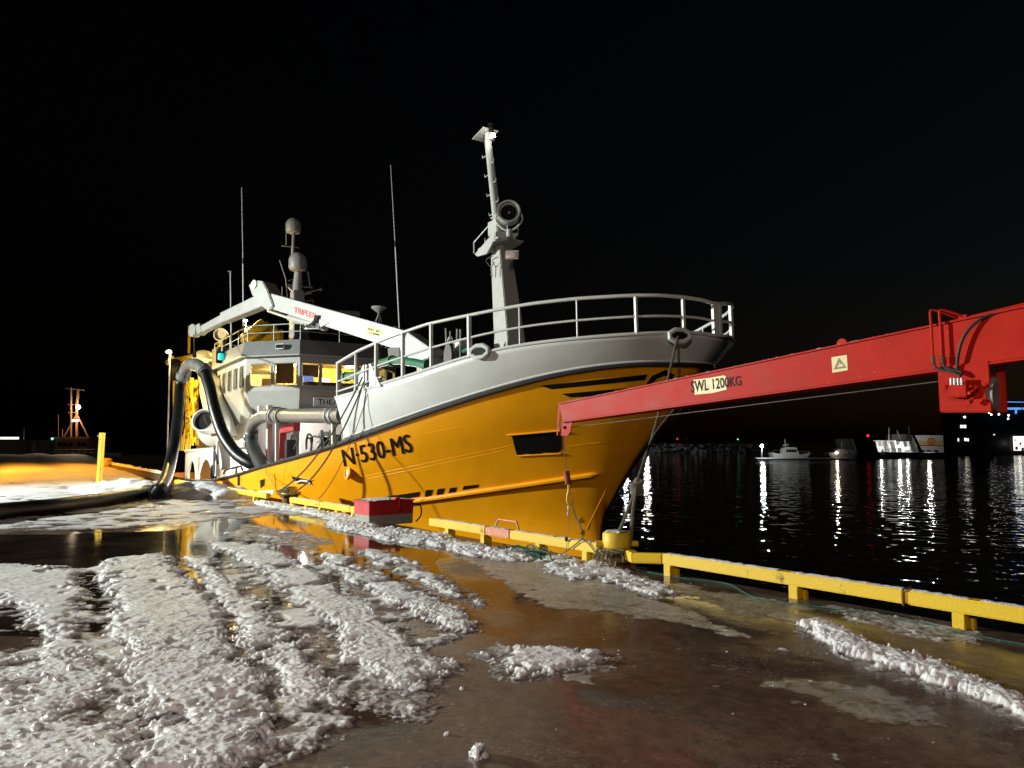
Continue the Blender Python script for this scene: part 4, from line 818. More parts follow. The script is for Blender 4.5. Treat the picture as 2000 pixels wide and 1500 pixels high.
P(MB().bar(sp(385, 870, 1, -3.6), sp(383, 745, 1, -3.6), .14, .14, up=(1, 0, 0)), 'gantry_leg', 'gear_yellow', lat); P(MB().bar(sp(343, 830, 1, -3.6), sp(341, 722, 1, -3.6), .2, .2, up=(1, 0, 0)), 'gantry_leg', 'gear_yellow', lat)
for i in range(9):
    y = 750 + i * 13; P(MB().bar(sp(364, y, 1, -3.65), sp(385, y + (10 if i % 2 else -3), 1, -3.65), .10, .10), 'gantry_brace', 'gear_yellow', lat)
    P(MB().ball(sp(369 + (i % 3) * 6, y + 5, 1, -3.8), .17, (1, .6, .9), 8), 'net_float', 'gear_yellow', lat, smooth=True)
rnd2 = random.Random(9)
for i in range(44):
    x_, y_ = rnd2.uniform(352, 386), rnd2.uniform(742, 866); P(MB().ball(sp(x_, y_, 1, -3.75), rnd2.uniform(.10, .2), (1, .6, rnd2.uniform(.8, 1.7)), 8), 'net_float', 'gear_yellow', lat, smooth=True)
for x_ in (350, 355, 372, 378): P(MB().tube(curve([sp(x_ + rnd2.uniform(-3, 3), 738 + j * 22, 1, -3.9) for j in range(7)], 4), .04, 6), 'net_rope', 'gear_yellow', lat, smooth=True)
P(MB().bar(sp(330, 708, 1, -3.6), sp(388, 697, 1, -3.6), .4, .3), 'gantry_head', 'gear_yellow', lat, bevel=.06); P(MB().ball(sp(334, 706, 1, -3.9), .32, (1, .6, 1)), 'gantry_sheave', 'gear_yellow', lat, smooth=True)
P(MB().lathe([(.5, -.2), (.55, 0), (.5, .2)], sp(341, 722, 1, -4.0), (0, 1, 0), 18), 'power_block', 'rubber', lat, smooth=True)
for i in range(6): P(MB().bar(sp(350 + 4 * i, 880, 1, -4.0), sp(352 + 4 * i, 845 + (i % 2) * 12, 1, -4.0), .06, .06, up=(1, 0, 0)), 'yellow_stairs', 'gear_yellow', lat)
gan = P(MB().bar(sp(478, 662, 0, -7.4), sp(515, 632, 0, -7.4), .55, .5), 'stern_gantry', 'gear_yellow')
for a, b, w_ in [((515, 632), (540, 655), .3), ((485, 664), (540, 640), .22), ((500, 668), (545, 655), .3), ((520, 640), (528, 668), .25), ((478, 668), (478, 655), .3), ((545, 645), (548, 668), .25)]: P(MB().bar(sp(*a, 0, -7.4), sp(*b, 0, -7.4), w_, w_), 'gantry_member', 'gear_yellow', gan)
for px, py, m_ in [(408, 890, 'orange'), (385, 900, 'deck_red'), (432, 895, 'orange')]: P(MB().box(sp(px, py, 1, -3.9), (.3, .3, .25)), 'net_marker', m_, bevel=.06)
ir = P(MB().lathe([(.34, -.1), (.34, .1), (.12, .1), (.12, -.1)], sp(418, 925, 1, -4.3), (.3, 1, 0), 18), 'mooring_winch', 'rubber', smooth=True); P(MB().bar(sp(424, 930, 1, -4.3), sp(428, 860, 1, -4.3), .16, .16, up=(1, 0, 0)), 'winch_post', 'ship_white', ir)
P(MB().bar(sp(440, 915, 1, -4.3), sp(437, 862, 1, -4.3), .3, .3, up=(1, 0, 0)), 'winch_post', 'ship_white', ir)
for a, b in [((418, 925), (419, 870)), ((414, 850), (424, 848)), ((419, 880), (425, 905))]: P(MB().tube([sp(*a, 1, -4.4), sp(*b, 1, -4.4)], .05, 6), 'winch_lever', 'rubber', ir)
P(MB().tube([sp(x, y, 1, -4.45) for x, y in [(437, 925), (440, 918), (470, 910), (474, 918)]], .035, 6), 'deck_edge_rail', 'rubber'); P(MB().tube([sp(461, 924, 1, -4.45), sp(462, 913, 1, -4.45)], .035, 6), 'deck_edge_rail', 'rubber')
# deck lights that the photograph shows burning
for q, e, c in [((2.6, -2.2, 2.35), 170, (1, .93, .88)), ((5.6, -1.0, 2.2), 120, (1, .80, .80)), ((-1.4, -3.3, 1.7), 90, (1, .97, .88)), ((-3.2, -3.7, .95), 150, (1, .98, .92)), ((-5.6, -3.4, .95), 100, (1, .98, .92)), ((-6.2, -5.2, 5.6), 900, (1, .70, .22)), ((-8.3, -1.5, 7.6), 700, (1, .66, .18)), ((-5.0, -5.0, 2.6), 260, (1, .80, .35))]:
    f_ = P(MB().lathe([(.03, .08), (.10, .05), (.11, 0), (.08, -.03)], q, (0, 0, 1), 12), 'deck_lamp', 'bulb_soft')
    if q[2] > 3: P(MB().tube([Vector(q) + Vector((-.25, .1, -4.3 if q[1] < -4 else -2.4)), Vector(q) + Vector((-.25, .1, .15)), Vector(q) + Vector((0, 0, .1))], .03, 8), 'lamp_post', 'far_grey', f_)
    lamp('deck_light', Vector(q) - Vector((0, 0, .14)), e, c, .08, ship)

# knuckle-boom crane on the foredeck
cb = sp(838, 692, 1, -.5); ct = sp(378, 652, 1, -4.7); ck = splane(533, 588, cb, ct)
cr = P(MB().tube([cb + Vector((.2, 0, -2.0)), cb + Vector((.1, 0, -.2))], .42, 18), 'deck_crane', 'crane_white', smooth=True)
ce_ = splane(800, 668, cb, ct)
boom = P(MB().bar(cb + Vector((.3, 0, -.25)), ce_, .5, .75, .5, .62), 'boom', 'crane_white', cr, bevel=.02); boom2 = P(MB().bar(ce_, ck, .5, .62, .44, .52), 'boom', 'crane_white', cr, bevel=.02)
CBV = bvh_of(boom2); dcr = (ck - ce_).normalized(); pn = (ct - cb).cross(Vector((0, 0, 1))).normalized()
if pn.y > 0: pn = -pn
S_ = lambda x, y: splane(x, y, cb, ct)
P(MB().prism([S_(524, 600) + pn * .3, S_(538, 610) + pn * .3, S_(547, 600) + pn * .3, S_(535, 568) + pn * .3, S_(526, 552) + pn * .3, S_(508, 549) + pn * .3, S_(499, 560) + pn * .3, S_(505, 578) + pn * .3], -pn * .6), 'knuckle_plate', 'crane_white', cr, bevel=.03)
P(MB().tube([S_(511, 558) + pn * .34, S_(511, 558) - pn * .34], .16, 16), 'knuckle_pin', 'galv', cr, smooth=True)
jib = P(MB().bar(S_(530, 582), S_(438, 622), .42, .52, .36, .40), 'jib', 'crane_white', cr, bevel=.02); P(MB().bar(S_(442, 621), S_(395, 645), .30, .32, .27, .27), 'jib_extension', 'crane_white', cr, bevel=.02)
P(MB().prism([S_(388, 637) + pn * .15, S_(396, 632) + pn * .15, S_(400, 648) + pn * .15, S_(392, 655) + pn * .15], -pn * .3), 'jib_lug', 'crane_white', cr)
P(MB().tube([S_(381, 646) + pn * .14, S_(381, 646) - pn * .14], .26, 20), 'jib_sheave', 'crane_white', cr, smooth=True)
P(MB().tube([S_(524, 604) - Vector((0, 0, .05)), S_(568, 622)], .06, 10), 'cylinder_rod', 'steel', cr, smooth=True); P(MB().tube([S_(566, 620), S_(636, 640)], .13, 12), 'cylinder', 'crane_white', cr, smooth=True)
P(MB().prism([S_(625, 622) + pn * .26, S_(655, 632) + pn * .26, S_(632, 644) + pn * .26, S_(605, 645) + pn * .26], -pn * .05), 'cylinder_bracket', 'crane_white', cr)
P(MB().lathe([(.05, -.05), (.11, -.05), (.11, .05), (.05, .05)], S_(574, 594), pn, 12), 'lifting_eye', 'rail_white', cr); P(MB().lathe([(.05, -.05), (.11, -.05), (.11, .05), (.05, .05)], S_(772, 645), pn, 12), 'lifting_eye', 'rail_white', cr)
for i in range(4): P(MB().tube(curve([S_(606 + i * 7, 636) + pn * .3, S_(612 + i * 7, 642) + pn * .40, S_(626 + i * 2, 632) + pn * .34, S_(630 + i * 2, 618) + pn * .29]), .022, 6), 'crane_hose', 'rubber', cr, smooth=True)
px_text('maker_lettering', 'TRIPLEX', ((575, 599), (619, 612.5), (617, 623.5), (574, 610)), 'red_paint', CBV, boom2, SO, sray, bold=.03, off=.012)
sg = poly_paint('load_sign', [(717, 637), (748, 645), (745, 659), (715, 651)], 'sign_yellow', CBV, boom2, SO, sray, off=.008)
px_text('load_lettering', 'SWL 20T', ((719, 639.5), (745, 646.5), (744, 651), (718, 644)), 'letter_black', CBV, boom2, SO, sray, bold=.02, off=.014); px_text('load_lettering', '12-80M', ((722, 647.5), (741, 652.5), (740, 656.5), (721, 651.5)), 'letter_black', CBV, boom2, SO, sray, bold=.02, off=.014)
fb = sp(770, 688, 1, -1.8); o = P(MB().box(fb, (.12, .34, .25), (Vector((.7, -.6, -.4)).normalized(), Vector((.65, .76, 0)), Vector((.26, -.2, .9)).normalized())), 'crane_floodlight', 'rail_white', cr, bevel=.01)

# ================================================================== THINGS ON THE QUAY
def wpos(p): return SM @ V(p)
# ---- yellow edge rails
def rough_strip(pts, w_, h_, seed):
    rnd = random.Random(seed); mb = MB(); k = 0; prev = None
    for i, p in enumerate(pts):
        hh = h_ * rnd.uniform(.3, 1.3); ww = w_ * rnd.uniform(.7, 1.02); q = [p + Vector((0, -ww / 2, -.004)), p + Vector((0, ww / 2, -.004)), p + Vector((0, ww / 2 * .7, hh)), p + Vector((0, -ww / 2 * .75, hh * rnd.uniform(.6, 1)))]
        mb.v += q
        if i: a = (i - 1) * 4; b = i * 4; mb.f += [(a, a + 1, b + 1, b), (a + 1, a + 2, b + 2, b + 1), (a + 2, a + 3, b + 3, b + 2), (a + 3, a, b, b + 3)]
    return mb
def rail(label, segs, posts, caps, yb=7.38, red=None):
    t = thing('edge_rail', label, 'rail', (segs[0][0], yb, 0), 'yellow rails along the quay edge')
    for i, (x0, x1) in enumerate(segs):
        P(MB().box(((x0 + x1) / 2, yb, .205), (abs(x1 - x0) - .012, .13, .13)), 'beam', 'rail_yellow', t, bevel=.012)
    for x in posts: P(MB().box((x, yb, .07), (.11, .12, .145)), 'post', 'rail_yellow', t, bevel=.008); P(MB().box((x + .09, yb + .03, .05), (.03, .05, .10)), 'post_bracket', 'rail_yellow', t)
    for i, (x0, x1) in enumerate(caps): P(rough_strip([Vector((x0 + (x1 - x0) * j / 40, yb + random.uniform(-.01, .01), .27)) for j in range(41)], .10, .009, i + 3), 'snow_strip', 'snow_cap', t, smooth=True)
    return t
rR = rail('yellow rail running right from the big bollard to the picture edge', [(-6.5, -3.55), (-3.54, .2), (.21, 3.5)], [-6.42, -4.7, -3.08, -1.5, .1, 1.7, 3.3], [(-6.45, -4.9), (-4.75, -3.0), (-2.9, -1.0), (-.8, 3)])
P(MB().prism([(-6.5, 7.315, .14), (-6.5, 7.445, .14), (-6.86, 7.30, .12), (-6.86, 7.17, .12)], (0, 0, .125)), 'bent_end', 'rail_yellow', rR, bevel=.01); P(MB().prism([(-6.86, 7.17, .12), (-6.86, 7.30, .12), (-7.06, 7.36, .14), (-7.06, 7.23, .14)], (0, 0, .125)), 'bent_end', 'rail_yellow', rR, bevel=.01)
P(MB().tube([(-3.545, 7.30, .13), (-3.545, 7.30, .28), (-3.545, 7.46, .28)], .012, 6), 'strap', 'rust', rR)
rM = rail('yellow rail with a faded red section between big bollard and red box', [(-12.0, -10.25), (-9.6, -7.45)], [-11.4, -10.33, -8.92, -7.9], [(-11.9, -10.3), (-10.2, -9.7), (-9.5, -8.6), (-8.5, -7.55)])
P(MB().box((-9.925, 7.38, .205), (.64, .131, .131)), 'faded_red_section', 'rail_faded', rM, bevel=.012)
P(MB().tube([(-10.1, 7.40, .26), (-10.02, 7.42, .40), (-9.55, 7.42, .40), (-9.45, 7.40, .26)], .016, 8), 'ladder_handle', 'rail_faded', rM, smooth=True)
xs = [-18.6, -16.8, -15.2, -13.9]
rL = rail('short yellow rail between the small bollard and the red box', [(a, b) for a, b in zip(xs, xs[1:])], [-18.5, -17.6, -16.8, -15.9, -15.1, -14.2], [(-18.5, -16.9), (-16.7, -15.3), (-15.1, -14.0)])
xs = [-29.5, -27.6, -25.6, -23.6, -21.8, -20.2]
rF = rail('farthest yellow rail, running from the small bollard to the snow bank', [(a, b) for a, b in zip(xs, xs[1:])], [-29, -27.7, -26.4, -25.1, -23.8, -22.5, -21.2], [(-29, -25.2), (-25, -20.4)])
# ---- bollards
def bollard(x, y, s, label, fr):
    t = thing('bollard', label, 'bollard', (x, y, 0), 'yellow mooring bollards')
    P(MB().lathe([(.20 * s, 0), (.20 * s, .03), (.13 * s, .05), (.125 * s, .24)], (x, y, 0), (0, 0, 1), 24), 'bollard_post', 'rust', t, smooth=True)
    P(MB().lathe([(.10 * s, .20), (.13 * s, .22), (.155 * s, .26), (.16 * s, .30), (.157 * s, .44), (.14 * s, .465), (.02, .475)], (x, y, 0), (0, 0, 1), 28), 'bollard_head', 'rail_yellow', t, smooth=True)
    for a in (-1, 1): P(MB().tube([Vector((x, y, .31)) + RT * (a * .12 * s), Vector((x, y, .31)) + RT * (a * .235 * s)], .035 * s, 12), 'bollard_horn', 'rail_yellow', t, smooth=True)
    P(rough_strip([Vector((x, y, .466)) + Vector((math.cos(i * .5) * .02 + (i - 5) * .022 * s, 0, 0)) for i in range(11)], .2 * s, .02, 5), 'snow_strip', 'snow_cap', t, smooth=True)
    return t
bA = bollard(-7.25, 7.30, 1.18, 'big yellow bollard holding the thick bow rope, frayed rope round its foot', 1)
bB = bollard(-19.4, 7.62, 1.3, 'small far yellow bollard in front of the hull, two dark ropes on it', 0)
rnd = random.Random(12)
def wrap(c, z, r, k, rad, name, m, label, group, turns=2.6):
    pts = [Vector((c[0] + (r + .02 * math.sin(i * 1.7)) * math.cos(i * .45), c[1] + (r + .02 * math.cos(i * 2.1)) * math.sin(i * .45), z + .05 * math.sin(i * .31) + i / (turns * 14) * .12)) for i in range(int(turns * 14))]
    return pts
# ---- thick bow rope with its eye splice
f1 = wpos(FL2) + Vector((0, -.05, -.02)); kn = gy(1245, 946, 7.9)
t = thing('mooring_rope', 'thick pale bow rope from the bow fairlead to the big yellow bollard', 'rope', (-7.25, 7.3, 0))
def strand(pts, r, m, par, name='rope_strand'):
    P(MB().tube(pts, r, 10), name, m, par, smooth=True)
    tw = []; L_ = 0
    for i, p in enumerate(pts):
        tg = (pts[min(i + 1, len(pts) - 1)] - pts[max(i - 1, 0)]).normalized(); a = tg.orthogonal().normalized(); b = tg.cross(a)
        if i: L_ += (p - pts[i - 1]).length
        tw.append((p, a, b, L_))
def dense(pts, step):
    out = [pts[0]]
    for a, b in zip(pts, pts[1:]):
        k = max(1, int((b - a).length / step)); out += [a.lerp(b, (i + 1) / k) for i in range(k)]
    return out
def laid(pts, r, m, par, name='rope_strand', pitch=None):
    """three-strand laid rope: three helical strands"""
    pts = dense(pts, r * .8); pitch = pitch or r * 7; L_ = 0; mb = MB(); H = [[], [], []]; a = None
    for i, p in enumerate(pts):
        tg = (pts[min(i + 1, len(pts) - 1)] - pts[max(i - 1, 0)]).normalized()
        a = tg.orthogonal().normalized() if a is None else (a - tg * a.dot(tg)).normalized(); b = tg.cross(a)
        if i: L_ += (p - pts[i - 1]).length
        for s in range(3): ph = L_ / pitch * 6.283 + s * 2.094; H[s].append(p + (a * math.cos(ph) + b * math.sin(ph)) * r * .5)
    for h in H: mb.tube(h, r * .58, 6)
    return P(mb, name, m, par, smooth=True)
laid(sag(f1, kn, .12), .022, 'rope', t)
laid(sag(kn, gy(1206, 1046, 7.22), .02), .024, 'rope', t); laid(curve([kn, gy(1236, 1000, 7.5), gy(1231, 1060, 7.42), gy(1222, 1085, 7.40)]), .026, 'rope', t)
P(MB().ball(kn, .075, (.8, .8, 1.35), 14), 'knot', 'frayed', t, smooth=True)
for i in range(5): P(MB().tube(curve([kn + Vector((rnd.uniform(-.06, .06), rnd.uniform(-.06, .06), .08 - i * .04)), kn + Vector((.08, 0, .03 - i * .04)), kn + Vector((-.02, -.09, -i * .03)), kn + Vector((-.08, .02, .03 - i * .04))]), .024, 8), 'knot_turn', 'rope', t, smooth=True)
s2 = wpos(sp(1345, 765, 1, .25)); t2 = thing('mooring_rope', 'second bow rope hanging beside the stem and joining the thick rope', 'rope', kn)
laid(curve([s2, gy(1325, 790, 9.6), gy(1290, 832, 8.9), gy(1268, 870, 8.35), kn + Vector((0, .02, .1))]), .016, 'rope', t2)
# frayed rope round the bollard foot
t = thing('frayed_rope', 'frayed tan rope wound round the foot of the big yellow bollard', 'rope', (-7.25, 7.3, 0))
P(MB().tube(wrap((-7.25, 7.30), .12, .20, 0, 0, '', '', '', '', 3), .032, 8), 'rope_coil', 'frayed', t, smooth=True)
for i in range(46):
    a = rnd.uniform(2.6, 6.6); p = Vector((-7.25 + .21 * math.cos(a), 7.30 + .21 * math.sin(a), rnd.uniform(.10, .27))); d = Vector((math.cos(a), math.sin(a), rnd.uniform(-1.2, .3))) * rnd.uniform(.05, .12)
    P(MB().tube(curve([p, p + d * .6 + Vector((rnd.uniform(-.03, .03), 0, .02)), p + d + Vector((0, 0, -.05))], 3), [.010] * 6 + [.004], 5), 'frayed_strand', 'frayed', t)
# ---- ropes from the roller bracket to the small bollard
rb = wpos(br + Vector((0, 0, .25)) - tv * .05) + Vector((0, -.08, 0)); bz = Vector((-19.4, 7.5, .36))
for i, (a, b, s, lab) in enumerate([(rb, bz + Vector((-.15, -.12, 0)), .42, 'upper of the two dark ropes from bow bulwark bracket to small bollard'), (rb + Vector((.1, 0, -.1)), bz + Vector((.18, -.1, -.08)), .62, 'lower of the two dark ropes from bow bulwark bracket to small bollard')]):
    t = thing('mooring_rope', lab, 'rope', b, 'bow ropes to the small bollard'); laid(sag(a, b, s, 20), .020, 'rope_dark', t)
    P(MB().tube(wrap((-19.4, 7.62), .20 + .04 * i, .21, 0, 0, '', '', '', '', 2), .028, 8), 'rope_coil', 'rope_dark', t, smooth=True)
t = thing('heaving_line', 'thin line hanging from the bow bulwark down to the quay beside the hull', 'line', gz(628, 988)); P(MB().tube(sag(rb + Vector((.15, .1, -.3)), gy(622, 975, 7.7), .35, 16), .009, 6), 'line_strand', 'rope_dark', t)
t = thing('heaving_line', 'thin pale line from the deck edge down past the square port in the hull', 'line', gz(545, 975)); P(MB().tube([wpos(on_hull([(523, 914)], .05)[0]), wpos(on_hull([(525, 922)], .08)[0]), gy(548, 968, 7.75)], .012, 6), 'line_strand', 'rope', t)

# ---- red and grey box with its cable
bx = thing('red_box', 'red and grey concrete box with a snowy lid beside the yellow rail', 'box', (-14.2, 7.3, 0))
c0 = gz(721, 1028); X1, Y0 = c0.x, c0.y; Y1 = gy(808, 1020, Y0).y; X0 = X1 - .66; Wd = .98; zt = .48; zs = .19
def boxq(x0, x1, y0, y1, z0, z1): return MB().box(((x0 + x1) / 2, (y0 + y1) / 2, (z0 + z1) / 2), (x1 - x0, y1 - y0, z1 - z0))
P(boxq(X0, X1, Y0, Y0 + Wd, .0, zs + .02), 'concrete_base', 'box_grey', bx, bevel=.012); P(boxq(X0 - .004, X1 + .004, Y0 - .004, Y0 + Wd + .004, zs, zt - .03), 'red_body', 'box_red', bx, bevel=.01)
P(boxq(X0 - .03, X1 + .03, Y0 - .03, Y0 + Wd + .03, zt - .03, zt), 'lid', 'box_red', bx, bevel=.008)
P(rough_strip([Vector((X0 + (X1 - X0) * j / 30, Y0 + Wd / 2, zt)) for j in range(31)], Wd * 1.0, .016, 9), 'snow_cover', 'snow_cap', bx, smooth=True)
lk = Vector((X1 + .03, Y0 + .62, zt - .08)); P(MB().tube(curve([lk + Vector((-.06, 0, .10)), lk + Vector((.02, 0, .10)), lk + Vector((.04, 0, 0)), lk + Vector((.03, .02, -.10)), lk + Vector((.05, -.04, -.12))]), .022, 8), 'lid_clamp', 'box_red', bx, smooth=True)
P(MB().box(lk + Vector((-.05, -.02, .10)), (.16, .12, .07)), 'clamp_seat', 'box_red', bx, bevel=.015); P(MB().tube(curve([lk + Vector((-.05, -.15, .08)), lk + Vector((-.03, -.17, .15)), lk + Vector((-.02, -.05, .17)), lk + Vector((0, .05, .14))]), .012, 6), 'lid_chain', 'rust', bx)
P(MB().tube(curve([Vector((X1, Y0 + Wd, .40)), Vector((X1 + .02, Y0 + Wd + .16, .34)), Vector((X1 + .02, Y0 + Wd + .17, .15)), Vector((X1 + .0, Y0 + Wd + .06, .02))]), .016, 8), 'power_cable', 'rubber', bx, smooth=True)

# ---- black pump hose lying on the quay, over the crane hook and into the ship
ho = thing('pump_hose', 'thick black fish pump hose lying on the quay and lifted over to the ship', 'hose', gz(310, 975))
hr = .19
g1 = [gz(x, y, hr * .8) for x, y in [(-260, 1022), (-100, 1012), (0, 1000), (120, 988), (220, 974), (296, 962)]]
lo_ = P(MB().tube(curve(g1, 8), hr, 20), 'hose_on_ground', 'hose_black', ho, smooth=True)
tpz = gy(361, 722, 7.75); jn = gz(314, 955, .28); col_ = [g1[-1], jn + Vector((0, 0, .0)), gy(330, 915, 6.6), gy(343, 850, 7.1), gy(350, 790, 7.5), gy(352, 752, 7.7), tpz]
bend = curve([g1[-2], g1[-1], gz(313, 957, .30), col_[2], col_[3], col_[4], col_[5], tpz], 10); P(MB().tube(bend[10:], hr, 20), 'rising_hose', 'hose_black', ho, smooth=True)
P(MB().tube(bend[8:16], hr * 1.13, 20), 'hose_coupling', 'elbow', ho, smooth=True)
for k_ in (8, 12, 15): P(MB().tube(bend[k_:k_ + 2], hr * 1.24, 18), 'coupling_ring', 'rubber', ho, smooth=True)
e1 = gy(366, 716, 7.75); e2 = gy(379, 711, 7.8); e3 = gy(391, 716, 7.85); e4 = gy(402, 728, 7.9)
el = P(MB().tube(curve([gy(358, 735, 7.72), e1, e2, e3, e4], 8), hr * 1.12, 20), 'elbow_fitting', 'elbow', ho, smooth=True)
for a, b in ((gy(357, 739, 7.72), gy(360, 728, 7.73)), (gy(396, 720, 7.88), gy(401, 727, 7.9))): P(MB().tube([a, b], hr * 1.35, 18), 'elbow_flange', 'elbow', el, smooth=True)
P(MB().tube(curve([gy(400, 726, 7.9), gy(411, 762, 7.95), gy(421, 805, 8.0), gy(437, 850, 8.15), gy(462, 886, 8.4), gy(490, 905, 8.7), gy(512, 914, 9.0)], 8), hr * 1.08, 20), 'falling_hose', 'hose_black', ho, smooth=True)
hk = thing('lifting_strap', 'dark shackle and strap hanging from the crane tip over the hose elbow', 'strap', e2); ctw = wpos(ct)
P(MB().tube([ctw, e2 + Vector((0, 0, .42))], .02, 6), 'strap_line', 'rubber', hk); P(MB().lathe([(.07, -.04), (.11, -.04), (.11, .04), (.07, .04)], e2 + Vector((0, 0, .34)), RT, 14), 'shackle', 'black_paint_and_shade', hk)

# ---- red quay crane boom
qc = thing('quay_crane', 'red quay crane with a long low boom reaching in from the right', 'crane', (1.5, 7.0, 0))
yq = 7.2
def Y(px, py, dy=0): return gy(px, py, yq + dy)
topL, botL = Y(1092, 790), Y(1098, 823); topR, botR = Y(1830, 636), Y(1834, 722); d1 = (topR - topL); d2 = (botR - botL)
ext = 1.75
topE = topL + d1 * ext; botE = botL + d2 * ext; wq = .22
bo = P(MB().hexa([botL, botE, botE + Vector((0, wq, 0)), botL + Vector((0, wq, 0)), topL, topE, topE + Vector((0, wq, 0)), topL + Vector((0, wq, 0))]), 'boom', 'crane_red', qc, bevel=.006)
QB = BVHTree.FromPolygons([botL, botE, topE, topL], [(0, 1, 2, 3)])
ds = d1.normalized(); db = d2.normalized()
P(MB().bar(topL + Vector((-.01, wq / 2, .008)), topE + Vector((0, wq / 2, .008)), wq + .03, .016), 'top_flange', 'crane_red', bo); P(MB().bar(botL + Vector((-.01, wq / 2, -.008)), botE + Vector((0, wq / 2, -.008)), wq + .03, .016), 'bottom_flange', 'crane_red', bo)
tl, bl = Y(1091, 788, .0), Y(1086, 852, .0)
P(MB().hexa([Y(1087, 850), Y(1089.5, 850), Y(1089.5, 850, wq), Y(1087, 850, wq), Y(1091, 786), Y(1094, 786), Y(1094, 786, wq), Y(1091, 786, wq)]), 'end_plate', 'crane_red', bo)
for dy in (.03, wq - .03):
    o = P(MB().prism([Y(1098, 824, dy), Y(1119, 819, dy), Y(1114, 843, dy), Y(1109, 851, dy), Y(1092, 851, dy)], (0, .016, 0)), 'sheave_bracket', 'crane_red', bo, bevel=.003)
P(MB().tube([Y(1102.5, 835, .01), Y(1102.5, 835, wq)], .022, 14), 'sheave_pin', 'rust', bo, smooth=True); P(MB().tube([Y(1102.5, 835, .08), Y(1102.5, 835, .14)], .07, 20), 'sheave', 'galv', bo, smooth=True)
for i, (u0, u1) in enumerate([(.0, .28), (.30, .62), (.64, .95)]): P(rough_strip([topL + d1 * (u0 + (u1 - u0) * j / 50) + Vector((0, wq / 2, .018)) for j in range(51)], wq * .95, .012, 30 + i), 'frost_strip', 'snow_cap', bo, smooth=True)
fr2 = MB(); rnd = random.Random(77)
for i in range(110):
    u = rnd.random(); v = rnd.random() ** 2.5 if rnd.random() < .7 else 1 - rnd.random() ** 3 * .4; p = (topL + d1 * u * 1.05).lerp(botL + d2 * u * 1.05, v) + Vector((0, -.002, 0)); fr2.ball(p, rnd.uniform(.001, .0042), (1.2, .4, 1), 5)
fr_o = P(fr2, 'frost_specks', 'snow_cap', bo); fr_o['kind'] = 'stuff'
poly_paint('pale_sticker', [(1354, 742), (1386, 738), (1415, 733), (1420, 738), (1419, 761), (1390, 768), (1357, 771)], 'sticker', QB, bo, CAM, ray, off=.002, mx=60)
px_text('load_lettering', 'SWL 1200KG', ((1349, 744), (1447, 733.5), (1449, 752.5), (1350, 767.5)), 'letter_black', QB, bo, CAM, ray, bold=.016, off=.004, mx=60)
poly_paint('warning_sticker', [(1624, 698), (1654, 693), (1656, 723), (1626, 728)], 'sticker', QB, bo, CAM, ray, off=.002, mx=60)
mat('triangle_grey', (.25, .20, .09), .6)
for q in ([(1629, 722), (1638, 700), (1641, 705), (1634, 719)], [(1629, 722), (1634, 718), (1650, 715), (1653, 718)], [(1653, 718), (1648, 715), (1639, 704), (1639, 699)], [(1638, 706), (1645, 709), (1638, 715), (1642, 711)]): poly_paint('warning_triangle', q, 'triangle_grey', QB, bo, CAM, ray, off=.004, mx=60)
lg = Y(1645, 672, wq / 2); P(MB().lathe([(.022, -.01), (.055, -.01), (.055, .01), (.022, .01)], lg, (0, 1, 0), 18), 'lifting_lug', 'crane_red', bo); P(MB().box(lg - Vector((0, 0, .045)), (.11, .02, .05)), 'lug_foot', 'crane_red', bo)
# winch box under the boom
wb = P(MB().hexa([Y(1836, 806, -.02), Y(1938, 806, -.02), Y(1938, 803, .10), Y(1836, 803, .10), Y(1831, 716, -.02), Y(1932, 705, -.02), Y(1932, 702, .10), Y(1831, 713, .10)]), 'winch_housing', 'crane_red', qc, bevel=.01)
P(MB().hexa([Y(1946, 806, .14), Y(1968, 806, .14), Y(1968, 804, .34), Y(1946, 804, .34), Y(1946, 708, .14), Y(1962, 706, .14), Y(1962, 704, .34), Y(1946, 706, .34)]), 'winch_side', 'crane_red', wb, bevel=.008)
P(MB().tube([Y(1938, 770, .12), Y(1952, 770, .12)], .15, 24), 'winch_drum', 'galv', wb, smooth=True); P(MB().tube([Y(1937, 770, .12), Y(1941, 770, .12)], .17, 24), 'winch_flange', 'crane_red', wb, smooth=True)
P(MB().box(Y(1874, 762, -.05), (.16, .10, .13)), 'valve_block', 'crane_red', wb, bevel=.01)
for i in range(10):
    p = Y(1846 + rnd.uniform(0, 66), 748 + rnd.uniform(0, 46), -.07); P(MB().tube([p, p + Vector((rnd.uniform(-.03, .03), -.03, rnd.uniform(-.02, .03)))], .014, 8), 'valve_fitting', 'crane_red', wb, smooth=True)
for i in range(4):
    p = Y(1858 + i * 7, 752, -.1); P(MB().tube([p, p + Vector((0, 0, .06))], .011, 8), 'valve_lever', 'galv', wb)
# hydraulic pipes and hoses
for x, b in ((1818, 0), (1836, .0)):
    o = P(MB().tube(curve([Y(x + 4, 694, -.05), Y(x + 1, 640, -.05), Y(x - 1, 612, -.05), Y(x + 3, 606, -.04), Y(x + 25, 611, 0), Y(x + 55, 622, .06)], 6), .012, 8), 'hydraulic_pipe', 'crane_red', qc, smooth=True)
    P(MB().tube([Y(x + 4, 695, -.05), Y(x + 5, 709, -.05)], .018, 8), 'pipe_fitting', 'rust', o); P(MB().tube(curve([Y(x + 5, 707, -.05), Y(x + 12, 719, -.05), Y(x + 40, 726, -.06), Y(1876, 734, -.08)], 5), .012, 8), 'hydraulic_hose', 'rubber', o, smooth=True)
P(MB().tube(curve([Y(1869, 722, -.04), Y(1872, 690, -.05), Y(1884, 655, -.05), Y(1910, 627, -.03), Y(1950, 610, 0), Y(2060, 588, 0)], 6), .014, 8), 'hydraulic_hose', 'rubber', qc, smooth=True); P(MB().box(Y(1882, 620, .06), (.07, .06, .04)), 'pipe_clamp', 'crane_red', qc)
